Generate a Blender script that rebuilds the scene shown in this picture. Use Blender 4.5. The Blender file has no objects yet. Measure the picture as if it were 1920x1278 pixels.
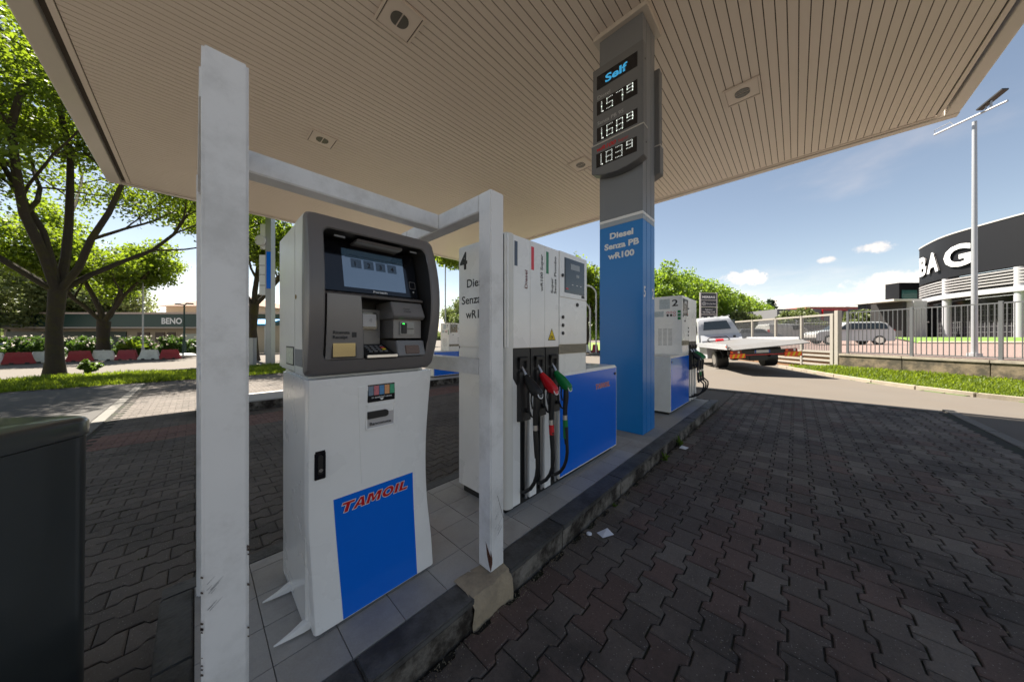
import bpy, bmesh, math, random
import numpy as np
from mathutils import Vector, Matrix
C = bpy.context.scene
COL = C.collection
R = math.radians
random.seed(4)

# ------------------------------------------------------------------ camera
FX, FY = .7262, .6875                      # viewing direction on the ground (X runs along the pump island)
cam = bpy.data.objects.new('camera', bpy.data.cameras.new('camera')); COL.objects.link(cam)
cam.location = (0, 0, 1.54)
cam.rotation_euler = (R(90), 0, math.atan2(FY, FX) - R(90))
cam.data.sensor_width = 36; cam.data.lens = 10.54
cam.data.shift_y = -.0036
cam.data.clip_start = .05; cam.data.clip_end = 6000
cam.data.dof.use_dof = True; cam.data.dof.focus_distance = 2.2; cam.data.dof.aperture_fstop = 2.4
C.camera = cam
def RF(r, f, z=0.):                         # metres to the right / ahead of the pump island's head -> world
    return Vector((FY*r + FX*f, -FX*r + FY*f, z))

# ------------------------------------------------------------------ world
SUN_EL, SUN_AZ = R(59), R(1)               # azimuth measured from +Y towards +X
w = bpy.data.worlds.new('World'); C.world = w; w.use_nodes = True
nt = w.node_tree; nt.nodes.clear()
def N(tree, t, **k):
    n = tree.nodes.new(t)
    for a, b in k.items():
        if a.startswith('i_'):
            n.inputs[a[2:].replace('_', ' ')].default_value = b
        else: setattr(n, a, b)
    return n
out = N(nt, 'ShaderNodeOutputWorld'); bg = N(nt, 'ShaderNodeBackground')
sky = N(nt, 'ShaderNodeTexSky', sky_type='NISHITA', sun_disc=False, sun_elevation=SUN_EL, sun_rotation=SUN_AZ,
        altitude=150, air_density=.85, dust_density=.35, ozone_density=1.4)
tc = N(nt, 'ShaderNodeTexCoord'); sep = N(nt, 'ShaderNodeSeparateXYZ')
nt.links.new(tc.outputs['Generated'], sep.inputs[0])
def mth(op, a, b=None, clamp=False, tree=nt):
    n = tree.nodes.new('ShaderNodeMath'); n.operation = op; n.use_clamp = clamp
    for i, v in enumerate((a, b)):
        if v is None: continue
        if isinstance(v, (int, float)): n.inputs[i].default_value = v
        else: tree.links.new(v, n.inputs[i])
    return n.outputs[0]
zc = mth('MAXIMUM', sep.outputs[2], 0.0)
den = mth('ADD', zc, .12)
comb = N(nt, 'ShaderNodeCombineXYZ')
nt.links.new(mth('DIVIDE', sep.outputs[0], den), comb.inputs[0]); nt.links.new(mth('DIVIDE', sep.outputs[1], den), comb.inputs[1])
nz = N(nt, 'ShaderNodeTexNoise', i_Scale=.75, i_Detail=9.0, i_Roughness=.56, i_Distortion=.25)
nt.links.new(comb.outputs[0], nz.inputs['Vector'])
rp = N(nt, 'ShaderNodeMapRange', interpolation_type='SMOOTHSTEP'); rp.inputs[1].default_value = .60; rp.inputs[2].default_value = .85
nt.links.new(nz.outputs[0], rp.inputs[0])
# low bank of haze-white cloud near the horizon
bank = N(nt, 'ShaderNodeMapRange', interpolation_type='SMOOTHSTEP'); bank.inputs[1].default_value = .16; bank.inputs[2].default_value = .0
nzb = N(nt, 'ShaderNodeTexNoise', i_Scale=3.2, i_Detail=7.0, i_Roughness=.6); mpb = N(nt, 'ShaderNodeMapping'); mpb.inputs['Scale'].default_value = (1, 1, 3.5)
nt.links.new(tc.outputs['Generated'], mpb.inputs[0]); nt.links.new(mpb.outputs[0], nzb.inputs['Vector'])
zn = mth('ADD', sep.outputs[2], mth('MULTIPLY', mth('SUBTRACT', .5, nzb.outputs[0]), .42))
nt.links.new(zn, bank.inputs[0])
cl = mth('MAXIMUM', mth('MULTIPLY', rp.outputs[0], .16), mth('MULTIPLY', bank.outputs[0], .26))
# small cumulus clouds, each an oval patch of the sky broken up by noise
def puff(az_r, el, wd, ht, s=1.0):
    d = RF(az_r, 1).normalized(); side = Vector((d.y, -d.x, 0))
    def dotn(v):
        n = N(nt, 'ShaderNodeVectorMath', operation='DOT_PRODUCT'); nt.links.new(tc.outputs['Generated'], n.inputs[0]); n.inputs[1].default_value = v; return n.outputs['Value']
    a = mth('DIVIDE', dotn(side), wd); b = mth('DIVIDE', mth('SUBTRACT', sep.outputs[2], el), ht)
    front = mth('GREATER_THAN', dotn(d), 0.)
    n2 = N(nt, 'ShaderNodeTexNoise', i_Scale=17.0, i_Detail=8.0, i_Roughness=.66); nt.links.new(tc.outputs['Generated'], n2.inputs['Vector'])
    q = mth('ADD', mth('MULTIPLY', a, a), mth('MULTIPLY', b, b))
    q = mth('ADD', q, mth('MULTIPLY', mth('SUBTRACT', n2.outputs[0], .5), 6.5))
    m = N(nt, 'ShaderNodeMapRange', interpolation_type='SMOOTHSTEP'); m.inputs[1].default_value = 1.3; m.inputs[2].default_value = -.4
    nt.links.new(q, m.inputs[0])
    return mth('MULTIPLY', mth('MULTIPLY', m.outputs[0], front), s)
for az, el, wd, ht, s in ((.783, .150, .055, .020, .8), (1.205, .187, .036, .012, .6), (1.06, .175, .016, .007, .4), (1.27, .110, .07, .024, .5), (1.0, .085, .10, .018, .5)):
    cl = mth('MAXIMUM', cl, puff(az, el, wd, ht, s))
mix = N(nt, 'ShaderNodeMix', data_type='RGBA'); nt.links.new(cl, mix.inputs[0]); nt.links.new(sky.outputs[0], mix.inputs[6])
mix.inputs[7].default_value = (7.6, 7.4, 7.3, 1)
wb = N(nt, 'ShaderNodeMix', data_type='RGBA', blend_type='MULTIPLY'); wb.inputs[0].default_value = 1; wb.inputs[7].default_value = (1.22, 1.0, .80, 1)
hs0 = N(nt, 'ShaderNodeHueSaturation', i_Saturation=1.0); nt.links.new(mix.outputs[2], hs0.inputs['Color']); nt.links.new(hs0.outputs[0], wb.inputs[6])
nt.links.new(wb.outputs[2], bg.inputs[0]); bg.inputs[1].default_value = .050
nt.links.new(bg.outputs[0], out.inputs[0])
sun = bpy.data.objects.new('sun', bpy.data.lights.new('sun', 'SUN')); COL.objects.link(sun)
sun.data.energy = 4.7; sun.data.angle = R(.53); sun.data.color = (1, .93, .82)
sv = Vector((math.sin(SUN_AZ)*math.cos(SUN_EL), math.cos(SUN_AZ)*math.cos(SUN_EL), math.sin(SUN_EL)))
sun.rotation_euler = (-sv).to_track_quat('-Z', 'Y').to_euler(); sun.location = (0, 60, 80)
C.render.engine = 'CYCLES'
C.view_settings.view_transform = 'Standard'; C.view_settings.look = 'None'
C.view_settings.gamma = 1; C.view_settings.use_curve_mapping = False
C.view_settings.exposure = 2.02
C.cycles.max_bounces = 8; C.cycles.diffuse_bounces = 5; C.cycles.transparent_max_bounces = 8

# ------------------------------------------------------------------ materials
def lin(c):
    if isinstance(c, str): c = [int(c[i:i+2], 16)/255 for i in (0, 2, 4)]
    return tuple((x/12.92 if x <= .04045 else ((x+.055)/1.055)**2.4) for x in c)
MATS = {}
def mat(name, col, rough=.5, metal=0., var=.0, vscale=8., bump=0., bscale=60., coat=0., spec=.5, dirt=0., dirtcol=(.12, .10, .08), dscale=1.6, emit=None, obj=False, detail=6., rvar=0., dth=(.44, .68)):
    if name in MATS: return MATS[name]
    m = bpy.data.materials.new(name); m.use_nodes = True; t = m.node_tree; b = t.nodes['Principled BSDF']
    b.inputs['Roughness'].default_value = rough; b.inputs['Metallic'].default_value = metal
    b.inputs['Coat Weight'].default_value = coat; b.inputs['Coat Roughness'].default_value = .08
    b.inputs['Specular IOR Level'].default_value = spec
    geo = N(t, 'ShaderNodeNewGeometry'); base = None
    v = N(t, 'ShaderNodeRGB'); v.outputs[0].default_value = (*col, 1); cur = v.outputs[0]
    if obj or var:
        hsv = N(t, 'ShaderNodeHueSaturation'); t.links.new(cur, hsv.inputs['Color'])
        val = 1.0
        if var:
            n = N(t, 'ShaderNodeTexNoise', i_Scale=vscale, i_Detail=detail, i_Roughness=.6); t.links.new(geo.outputs['Position'], n.inputs['Vector'])
            val = mth('ADD', mth('MULTIPLY', n.outputs[0], 2*var, tree=t), 1-var, tree=t)
        if obj:
            oi = N(t, 'ShaderNodeObjectInfo')
            rnd = mth('FRACT', mth('ADD', oi.outputs['Random'], geo.outputs['Random Per Island'], tree=t), tree=t)
            k = mth('ADD', mth('MULTIPLY', rnd, 2*obj, tree=t), 1-obj, tree=t)
            val = mth('MULTIPLY', k, val, tree=t)
        if not isinstance(val, float): t.links.new(val, hsv.inputs['Value'])
        cur = hsv.outputs[0]
    if dirt:
        n = N(t, 'ShaderNodeTexNoise', i_Scale=dscale, i_Detail=9., i_Roughness=.72); t.links.new(geo.outputs['Position'], n.inputs['Vector'])
        mr = N(t, 'ShaderNodeMapRange', interpolation_type='SMOOTHSTEP'); mr.inputs[1].default_value = dth[0]; mr.inputs[2].default_value = dth[1]; t.links.new(n.outputs[0], mr.inputs[0])
        mx = N(t, 'ShaderNodeMix', data_type='RGBA'); t.links.new(mth('MULTIPLY', mr.outputs[0], dirt, tree=t), mx.inputs[0]); t.links.new(cur, mx.inputs[6]); mx.inputs[7].default_value = (*dirtcol, 1)
        cur = mx.outputs[2]
    t.links.new(cur, b.inputs['Base Color'])
    if rvar:
        n = N(t, 'ShaderNodeTexNoise', i_Scale=3., i_Detail=8.); t.links.new(geo.outputs['Position'], n.inputs['Vector'])
        t.links.new(mth('ADD', mth('MULTIPLY', n.outputs[0], rvar, tree=t), rough-rvar/2, tree=t), b.inputs['Roughness'])
    if bump:
        n = N(t, 'ShaderNodeTexNoise', i_Scale=bscale, i_Detail=5.); t.links.new(geo.outputs['Position'], n.inputs['Vector'])
        bp = N(t, 'ShaderNodeBump', i_Strength=bump, i_Distance=.01); t.links.new(n.outputs[0], bp.inputs['Height']); t.links.new(bp.outputs[0], b.inputs['Normal'])
    if emit:
        b.inputs['Emission Color'].default_value = (*col, 1); b.inputs['Emission Strength'].default_value = emit
    MATS[name] = m; return m
def leafmat(name, c1, c2, tr, sc=.5, w=.45):
    m = bpy.data.materials.new(name); m.use_nodes = True; t = m.node_tree; t.nodes.clear()
    o = N(t, 'ShaderNodeOutputMaterial'); d = N(t, 'ShaderNodeBsdfPrincipled', i_Roughness=.55); tb = N(t, 'ShaderNodeBsdfTranslucent'); mx = N(t, 'ShaderNodeMixShader', i_Fac=w)
    g = N(t, 'ShaderNodeNewGeometry'); n = N(t, 'ShaderNodeTexNoise', i_Scale=sc, i_Detail=4.); t.links.new(g.outputs['Position'], n.inputs['Vector'])
    a = mth('ADD', mth('MULTIPLY', g.outputs['Random Per Island'], .5, tree=t), mth('MULTIPLY', mth('SUBTRACT', n.outputs[0], .25, tree=t), 1.0, tree=t), True, tree=t)
    cm = N(t, 'ShaderNodeMix', data_type='RGBA'); t.links.new(a, cm.inputs[0]); cm.inputs[6].default_value = (*c1, 1); cm.inputs[7].default_value = (*c2, 1)
    tm = N(t, 'ShaderNodeMix', data_type='RGBA', blend_type='MULTIPLY'); tm.inputs[0].default_value = 1; tm.inputs[6].default_value = (*tr, 1)
    sc2 = N(t, 'ShaderNodeMix', data_type='RGBA'); t.links.new(a, sc2.inputs[0]); sc2.inputs[6].default_value = (*[x*.6 for x in tr], 1); sc2.inputs[7].default_value = (*tr, 1)
    t.links.new(cm.outputs[2], d.inputs['Base Color']); t.links.new(sc2.outputs[2], tb.inputs[0])
    t.links.new(d.outputs[0], mx.inputs[1]); t.links.new(tb.outputs[0], mx.inputs[2]); t.links.new(mx.outputs[0], o.inputs[0])
    return m
white = mat('white enamel', (.86, .85, .83), .28, coat=.35, var=.03, vscale=3, dirt=.07, rvar=.1)
post_white = mat('chipped white post paint', (.76, .755, .75), .42, var=.04, vscale=5, dirt=.45, dirtcol=(.40, .39, .37), dscale=3.0, bump=.05, bscale=25)
offw = mat('warm white sheet metal', (.70, .69, .65), .35, var=.03, coat=.2, dirt=.12)
blue = mat('blue vinyl', lin('0068d8'), .22, coat=.3, var=.03)
colblue = mat('blue column cladding', lin('0072bc'), .35, var=.05, vscale=1.2, coat=.1)
grey = mat('grey column cladding', lin('74777b'), .4, var=.03)
signgrey = mat('sign grey', lin('67686a'), .45, var=.03)
bezel = mat('graphite moulded plastic', (.150, .137, .132), .36, var=.04, bump=.05, bscale=400)
darkp = mat('dark plastic', (.022, .021, .021), .5, bump=.04, bscale=300)
midp = mat('grey metallic plastic', (.20, .19, .185), .36, metal=.15, var=.04)
black = mat('black rubber', (.010, .010, .011), .45)
blackg = mat('black gloss', (.006, .006, .008), .12, coat=.5)
blackt = mat('black print', (.012, .012, .014), .5)
metal = mat('brushed aluminium', (.62, .62, .62), .28, metal=1.)
steel = mat('grey steel', (.36, .37, .39), .4, metal=.5, var=.05)
red = mat('signal red', lin('c80f1e'), .35, coat=.2)
redt = mat('red lettering', lin('be0a19'), .35)
green = mat('nozzle green', lin('0a7a3c'), .35)
whitet = mat('white lettering', (.75, .75, .75), .5)
yellow = mat('warning yellow', lin('e8c800'), .5)
orange = mat('reflective orange', lin('ff5a14'), .4)
rust = mat('rust', (.085, .028, .014), .9, var=.3, vscale=60, bump=.4, bscale=90)
glassd = mat('dark window glass', (.02, .026, .028), .06, spec=.8)
glassg = mat('tinted green glass', (.05, .16, .14), .08, spec=.8)
screenm = mat('lit screen', lin('34495a'), .05, emit=.06, spec=1., coat=1.)
screenm.node_tree.nodes['Principled BSDF'].inputs['IOR'].default_value = 2.3
led = mat('white led', (.9, .95, .9), .5, emit=.20)
ledb = mat('blue led', lin('46b4f0'), .5, emit=.10)
ledg = mat('green led', (.05, 1, .1), .5, emit=.4)

# ------------------------------------------------------------------ mesh helper
ORG = Vector((0, 0, 0))
class MB:
    def __init__(s): s.v = []; s.f = []
    def add(s, vs, fs):
        o = len(s.v); s.v += [Vector(p) for p in vs]; s.f += [[o+i for i in f] for f in fs]; return s
    def box(s, x0, x1, y0, y1, z0, z1):
        x0, x1 = sorted((x0, x1)); y0, y1 = sorted((y0, y1)); z0, z1 = sorted((z0, z1))
        return s.add([(x, y, z) for z in (z0, z1) for y in (y0, y1) for x in (x0, x1)],
                     [(0, 2, 3, 1), (4, 5, 7, 6), (0, 1, 5, 4), (2, 6, 7, 3), (0, 4, 6, 2), (1, 3, 7, 5)])
    def obox(s, c, ax, hx, hy, z0, z1):                    # box along horizontal axis ax
        ax = Vector((ax[0], ax[1], 0)).normalized(); ay = Vector((-ax.y, ax.x, 0)); c = Vector((c[0], c[1], 0))
        vs = [c + ax*hx*a + ay*hy*b + Vector((0, 0, z)) for z in (z0, z1) for b in (-1, 1) for a in (-1, 1)]
        return s.add(vs, [(0, 2, 3, 1), (4, 5, 7, 6), (0, 1, 5, 4), (2, 6, 7, 3), (0, 4, 6, 2), (1, 3, 7, 5)])
    def prism(s, poly, axis, a, b):                        # poly in the two other axes (xy / xz / yz order)
        n = len(poly)
        def P(p, t):
            return (t, p[0], p[1]) if axis == 'x' else (p[0], t, p[1]) if axis == 'y' else (p[0], p[1], t)
        return s.add([P(p, a) for p in poly] + [P(p, b) for p in poly],
                     [list(range(n))[::-1], list(range(n, 2*n))] + [(i, (i+1) % n, n+(i+1) % n, n+i) for i in range(n)])
    def tube(s, pts, r, n=10, cap=True):
        pts = [Vector(p) for p in pts]; rs = r if isinstance(r, (list, tuple)) else [r]*len(pts)
        o = len(s.v); up = None
        for i, p in enumerate(pts):
            d = (pts[min(i+1, len(pts)-1)] - pts[max(i-1, 0)]).normalized()
            if up is None: up = d.orthogonal().normalized()
            up = (up - d*up.dot(d));  up = up.normalized() if up.length > 1e-6 else d.orthogonal().normalized()
            sd = d.cross(up)
            for k in range(n):
                a = 2*math.pi*k/n; s.v.append(p + (up*math.cos(a) + sd*math.sin(a))*rs[i])
        for i in range(len(pts)-1):
            for k in range(n):
                a = o+i*n+k; b = o+i*n+(k+1) % n; s.f.append([a, b, b+n, a+n])
        if cap:
            s.f.append([o+k for k in range(n)][::-1]); s.f.append([o+(len(pts)-1)*n+k for k in range(n)])
        return s
    def loft(s, loops, closed=True, capa=True, capb=True):
        n = len(loops[0]); o = len(s.v)
        for l in loops: s.v += [Vector(p) for p in l]
        for i in range(len(loops)-1):
            for k in range(n if closed else n-1):
                a = o+i*n+k; b = o+i*n+(k+1) % n; s.f.append([a, b, b+n, a+n])
        if capa: s.f.append([o+k for k in range(n)][::-1])
        if capb: s.f.append([o+(len(loops)-1)*n+k for k in range(n)])
        return s
    def build(s, name, m, parent=None, bevel=0., smooth=False, kind=None, label=None, org=None):
        me = bpy.data.meshes.new(name); bm = bmesh.new(); og = ORG if org is None else Vector(org)
        vs = [bm.verts.new(p - og) for p in s.v]
        for f in s.f:
            try: bm.faces.new([vs[i] for i in f])
            except ValueError: pass
        bmesh.ops.recalc_face_normals(bm, faces=bm.faces)
        if bevel:
            bmesh.ops.bevel(bm, geom=[e for e in bm.edges if len(e.link_faces) == 2 and e.calc_face_angle(0) > .5], offset=bevel, segments=2, affect='EDGES', clamp_overlap=True)
        bm.to_mesh(me); bm.free(); me.materials.append(m)
        if smooth or bevel:
            me.polygons.foreach_set('use_smooth', [True]*len(me.polygons))
            try: me.set_sharp_from_angle(angle=R(38))
            except Exception: pass
        o = bpy.data.objects.new(name, me); COL.objects.link(o)
        if parent: o.parent = parent
        else: o.location = og
        if kind: o['kind'] = kind
        if label: o['label'] = label
        return o
def tag(o, label, cat, group=None):
    o['label'] = label; o['category'] = cat
    if group: o['group'] = group
    return o
def thing(name, label, cat, loc=(0, 0, 0), rz=0, group=None):
    global ORG
    o = bpy.data.objects.new(name, None); COL.objects.link(o); o.empty_display_size = .1
    o.location = loc; o.rotation_euler = (0, 0, rz)
    return tag(o, label, cat, group)
def org(v):
    global ORG
    ORG = Vector(v)
def copy_tree(o, parent=None):
    c = o.copy(); COL.objects.link(c); c.parent = parent
    for ch in list(o.children): copy_tree(ch, c)
    return c
def text(name, s, m, parent, o, ax, up, h, width=None, bold=0., shear=0., ext=.0008, align='LEFT', space=1.):
    """lettering as real flat mesh: o = lower left (or centre) point, ax = reading direction, up = up, h = cap height"""
    cu = bpy.data.curves.new(name, 'FONT'); cu.body = s; cu.size = 1; cu.offset = bold; cu.shear = shear; cu.extrude = 0; cu.align_x = align
    cu.space_character = space; cu.resolution_u = 3
    ob = bpy.data.objects.new(name, cu); COL.objects.link(ob)
    dg = bpy.context.evaluated_depsgraph_get(); me = bpy.data.meshes.new_from_object(ob.evaluated_get(dg)); bpy.data.objects.remove(ob)
    k = h/.73
    xs = [v.co.x for v in me.vertices]; wd = max(xs)-min(xs); kx = k if not width else width/wd; x0 = min(xs) if align == 'LEFT' else 0
    ax = Vector(ax).normalized(); up = Vector(up).normalized(); nn = ax.cross(up)
    for v in me.vertices:
        v.co = Vector(o) - ORG + ax*((v.co.x-x0)*kx) + up*(v.co.y*k) + nn*ext
    me.materials.clear(); me.materials.append(m); me.name = name
    r = bpy.data.objects.new(name, me); COL.objects.link(r); r.parent = parent
    return r
def cyl(c, ax, r, h, n=20):                 # disc/cylinder from point c along ax
    c = Vector(c); ax = Vector(ax).normalized()
    return MB().tube([c, c+ax*h], r, n)
def sphere_pts(c, r, n=10, sz=1.):
    loops = []
    for i in range(1, n):
        a = math.pi*i/n; loops.append([(c[0]+r*math.sin(a)*math.cos(2*math.pi*k/(2*n)), c[1]+r*math.sin(a)*math.sin(2*math.pi*k/(2*n)), c[2]-r*sz*math.cos(a)) for k in range(2*n)])
    return loops

GLY = {'T': [[(0, 1), (1, 1), (1, .74), (.67, .74), (.67, 0), (.33, 0), (.33, .74), (0, .74)]],
       'A': [[(0, 0), (.36, 1), (.68, 1), (1.04, 0), (.70, 0), (.64, .20), (.38, .20), (.32, 0)], [(.45, .42), (.575, .42), (.515, .70)]],
       'M': [[(0, 0), (0, 1), (.40, 1), (.60, .48), (.80, 1), (1.2, 1), (1.2, 0), (.89, 0), (.89, .62), (.70, .10), (.50, .10), (.31, .62), (.31, 0)]],
       'O': [[(.52+.52*math.cos(R(a)), .5+.52*math.sin(R(a))) for a in range(0, 360, 20)], [(.52+.22*math.cos(R(a)), .5+.24*math.sin(R(a))) for a in range(0, 360, 30)]],
       'I': [[(0, 0), (0, 1), (.33, 1), (.33, 0)]], 'L': [[(0, 0), (0, 1), (.33, 1), (.33, .27), (.84, .27), (.84, 0)]]}
def wordmark(par, o, ax, up, width, h, facem):
    adv = {'T': 1.0, 'A': 1.06, 'M': 1.32, 'O': 1.15, 'I': .45, 'L': .84}; tot = sum(adv[c] for c in 'TAMOIL')+.28
    k = width/tot; ax = Vector(ax).normalized(); up = Vector(up).normalized(); nn = ax.cross(up); x = 0
    face, outl, hole = MB(), MB(), MB()
    def P(p, d): return Vector(o)+ax*((x+p[0]+.28*p[1])*k)+up*(p[1]*h)+nn*d
    for c in 'TAMOIL':
        for gi, poly in enumerate(GLY[c]):
            n = len(poly)
            if gi == 0:
                if c == 'O' or c == 'A':
                    pass
                face.add([P(p, .0012) for p in poly], [list(range(n))])
            else: hole.add([P(p, .0020) for p in poly], [list(range(n))])
            for i in range(n):                       # thin white edge round every letter
                a, b = P(poly[i], .0028), P(poly[(i+1) % n], .0028); d = (b-a).normalized(); s = d.cross(nn)*h*.028
                outl.add([a-d*h*.03-s, b+d*h*.03-s, b+d*h*.03+s, a-d*h*.03+s], [(0, 1, 2, 3)])
        x += adv[c]
    face.build('lettering', redt, par); outl.build('letter_edge', whitet, par, kind='stuff'); hole.build('letter_hole', facem, par)

# ------------------------------------------------------------------ ground heights
def gz(x, y):
    return 0. if y < 2.6 else -.3*min(1, (y-2.6)/7.4)
asph = mat('asphalt', (.097, .081, .065), .9, var=.12, vscale=.8, bump=.25, bscale=120, dirt=.25, dirtcol=(.09, .085, .08), dscale=.5)
m = MB(); xs = [-400, -120, -60, -30, -12, 0, 12, 30, 60, 120, 400]; ys = [-400, -120, -40, -10, 2.6, 10, 30, 60, 120, 400, 900]
for a in xs:
    for b in ys: m.v.append(Vector((a, b, gz(a, b)-.03)))
for i in range(len(xs)-1):
    for j in range(len(ys)-1):
        k = i*len(ys)+j; m.f.append([k, k+len(ys), k+len(ys)+1, k+1])
m.build('ground', asph, kind='structure')
joint = mat('joint sand', (.018, .015, .012), .95, var=.3, vscale=30, dirt=.75, dirtcol=(.020, .030, .005), dscale=2.2)
MB().box(-4, 10.6, -2.42, 1.236, -.2, -.010).build('paving_bed', joint, kind='structure')
m = MB(); o = [(-1.5, 2.5), (10.6, 2.5), (10.6, 10), (-1.5, 10), (10.6, 18.85), (-1.5, 18.85)]
m.add([(x, y, gz(x, y)-.008) for x, y in o], [(0, 1, 2, 3), (3, 2, 4, 5)]); m.build('paving_bed_of_far_lane', joint, kind='structure')

GL0 = -.3
# ------------------------------------------------------------------ interlocking pavers
PA, PB, AMP = .2350, .1670, .0165
def paver_outline(g=.0048):
    a = PA/2-.0024; w = PB/2-g; s1, s2 = .0475, .070
    top = [(-a, w+AMP), (-s2, w+AMP), (-s1, w-AMP), (s1, w-AMP), (s2, w+AMP), (a, w+AMP)]
    return top + [(x, -y) for x, y in top[::-1]]
def paver_mesh(mats):
    oo = paver_outline(); n = len(oo); me = bpy.data.meshes.new('paver')
    ch = .005; inn = [(x*(1-ch*2/PA*1.6), y*(1-ch*2/PB*1.2)) for x, y in oo]
    vs = [(x, y, 0) for x, y in inn] + [(x, y, -.004) for x, y in oo] + [(x, y, -.02) for x, y in oo]
    fs = [list(range(n))[::-1]] + [(i, (i+1) % n, n+(i+1) % n, n+i) for i in range(n)] + [(n+i, n+(i+1) % n, 2*n+(i+1) % n, 2*n+i) for i in range(n)]
    me.from_pydata(vs, [], fs); me.materials.append(mats); me.validate()
    bm = bmesh.new(); bm.from_mesh(me); bmesh.ops.recalc_face_normals(bm, faces=bm.faces); bm.to_mesh(me); bm.free()
    return me
def pavmat(name, c, sp=.5, dirt=.5, dc=(.030, .026, .024), moss=0.):
    m = mat(name, c, .82, var=.28, vscale=70, bump=.6, bscale=180, obj=.16, dirt=dirt, dirtcol=dc, dscale=.9, detail=8., spec=.35)
    t = m.node_tree; b = t.nodes['Principled BSDF']
    # pale aggregate specks
    g = N(t, 'ShaderNodeNewGeometry'); vo = N(t, 'ShaderNodeTexVoronoi', i_Scale=85.); t.links.new(g.outputs['Position'], vo.inputs['Vector'])
    s = mth('MULTIPLY', mth('LESS_THAN', vo.outputs['Distance'], .22, tree=t), mth('GREATER_THAN', N_sep(t, vo.outputs['Color']), .80, tree=t), tree=t)
    mx = N(t, 'ShaderNodeMix', data_type='RGBA'); t.links.new(mth('MULTIPLY', s, .6, tree=t), mx.inputs[0])
    src = b.inputs['Base Color'].links[0].from_socket; t.links.new(src, mx.inputs[6]); mx.inputs[7].default_value = (.34, .32, .29, 1)
    t.links.new(mx.outputs[2], b.inputs['Base Color'])
    return m
def N_sep(t, sock):
    n = N(t, 'ShaderNodeSeparateXYZ'); t.links.new(sock, n.inputs[0]); return n.outputs[0]
pv_dark = pavmat('dark brown paver', (.108, .088, .076), dirt=.8)
pv_brown = pavmat('reddish brown paver', (.118, .080, .068), dirt=.8)
pv_grey = pavmat('grey paver', (.142, .121, .104), dirt=.65)
pv_red = pavmat('red paver', (.150, .080, .066), dirt=.3)
pm_dark, pm_grey, pm_red, pm_brown = paver_mesh(pv_dark), paver_mesh(pv_grey), paver_mesh(pv_red), paver_mesh(pv_brown)
def pave(region, x0, x1, y0, y1, meshes, pick, xo=1.17, yo=1.05, skip=None):
    cells = []
    j0 = math.ceil((y0-yo)/PB + .001); j1 = math.floor((y1-yo)/PB)
    for j in range(j0, j1):
        yc = yo + (j+.5)*PB
        off = (j % 2)*PA/2
        i0 = math.floor((x0-xo)/PA); i1 = math.ceil((x1-xo)/PA)
        for i in range(i0, i1):
            xc = xo + (i+.5)*PA + off
            if xc-PA*.45 < x0 or xc+PA*.45 > x1 or (skip and skip(xc, yc)): continue
            fwd = FX*xc+FY*yc; rr = FY*xc-FX*yc
            vis = fwd > .4 and abs(rr/fwd) < 1.74 and 1.56/fwd < 1.18
            cells.append((fwd if vis else 999+abs(fwd), xc, yc))
    cells.sort()
    for d, xc, yc in cells[:300]:
        o = bpy.data.objects.new('paver', meshes[pick(xc, yc)]); COL.objects.link(o); o.parent = region
        sl = -.0405 if 2.6 < yc < 10 else 0
        o.location = (xc, yc, gz(xc, yc)+random.uniform(-.0022, .0022)); o.rotation_euler = (random.uniform(-.010, .010)+sl, random.uniform(-.008, .008), random.uniform(-.008, .008))
    groups = {}
    for d, xc, yc in cells[300:]: groups.setdefault(pick(xc, yc), []).append((xc, yc))
    for k, l in groups.items():
        me0 = meshes[k]; co = np.array([v.co[:] for v in me0.vertices]); nv = len(co)
        P = np.array(l); n = len(P); rot = np.random.RandomState(3).uniform(-.008, .008, (n, 3))
        X = np.repeat(co[None], n, 0)
        z = X[:, :, 2] + X[:, :, 0]*rot[:, None, 0] + X[:, :, 1]*(rot[:, None, 1] + np.where((P[:, 1] > 2.6) & (P[:, 1] < 10), -.0405, 0)[:, None]) + (rot[:, None, 2]*.25) + np.array([gz(a, b) for a, b in l])[:, None]
        V = np.stack([X[:, :, 0]+P[:, 0:1], X[:, :, 1]+P[:, 1:2], z], -1).reshape(-1, 3)
        fs = [tuple(p.vertices) for p in me0.polygons]; F = [tuple(i+a*nv for i in f) for a in range(n) for f in fs]
        me = bpy.data.meshes.new('pavers_beyond'); me.from_pydata(V.tolist(), [], F); me.materials.append(me0.materials[0])
        o = bpy.data.objects.new('pavers_beyond', me); COL.objects.link(o); o.parent = region; o['kind'] = 'stuff'
def struct_empty(name):
    o = bpy.data.objects.new(name, None); COL.objects.link(o); o['kind'] = 'structure'; return o
PR = random.Random(9)
hs = lambda x, y, s: (math.sin(x*12.9898*s+y*78.233)*43758.5453) % 1
lane = struct_empty('paved_lane')
pave(lane, -2.2, 10.5, -2.25, 1.235, [pm_dark, pm_grey, pm_brown], lambda x, y: (lambda q: 1 if q > (.88 if x < 3 else .80 if x < 5 else .6) else 2 if q < (.34 if x < 4 else .1) else 0)(PR.random()))
far_lane = struct_empty('paved_far_lane')
pm_lane = paver_mesh(pavmat('grey paver toned down for sun', (.100, .084, .072), dirt=.6))  # grey paver's colour darkened here so the sunlit lane comes out less bright
isl2 = lambda x, y: (x > .05 and 9.95 < y < 11.35)
pave(struct_empty('paved_island_end'), -2.2, -.01, 1.235, 2.56, [pm_dark, pm_grey], lambda x, y: 1)
MB().box(-4, -.13, 1.237, 2.52, -.2, -.010).build('paving_bed', joint, kind='structure')
pave(far_lane, -1.35, 10.5, 2.54, 18.8, [pm_lane, pm_red], lambda x, y: 1 if 7.95 < y < 9.3 else 0, skip=isl2)
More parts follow.
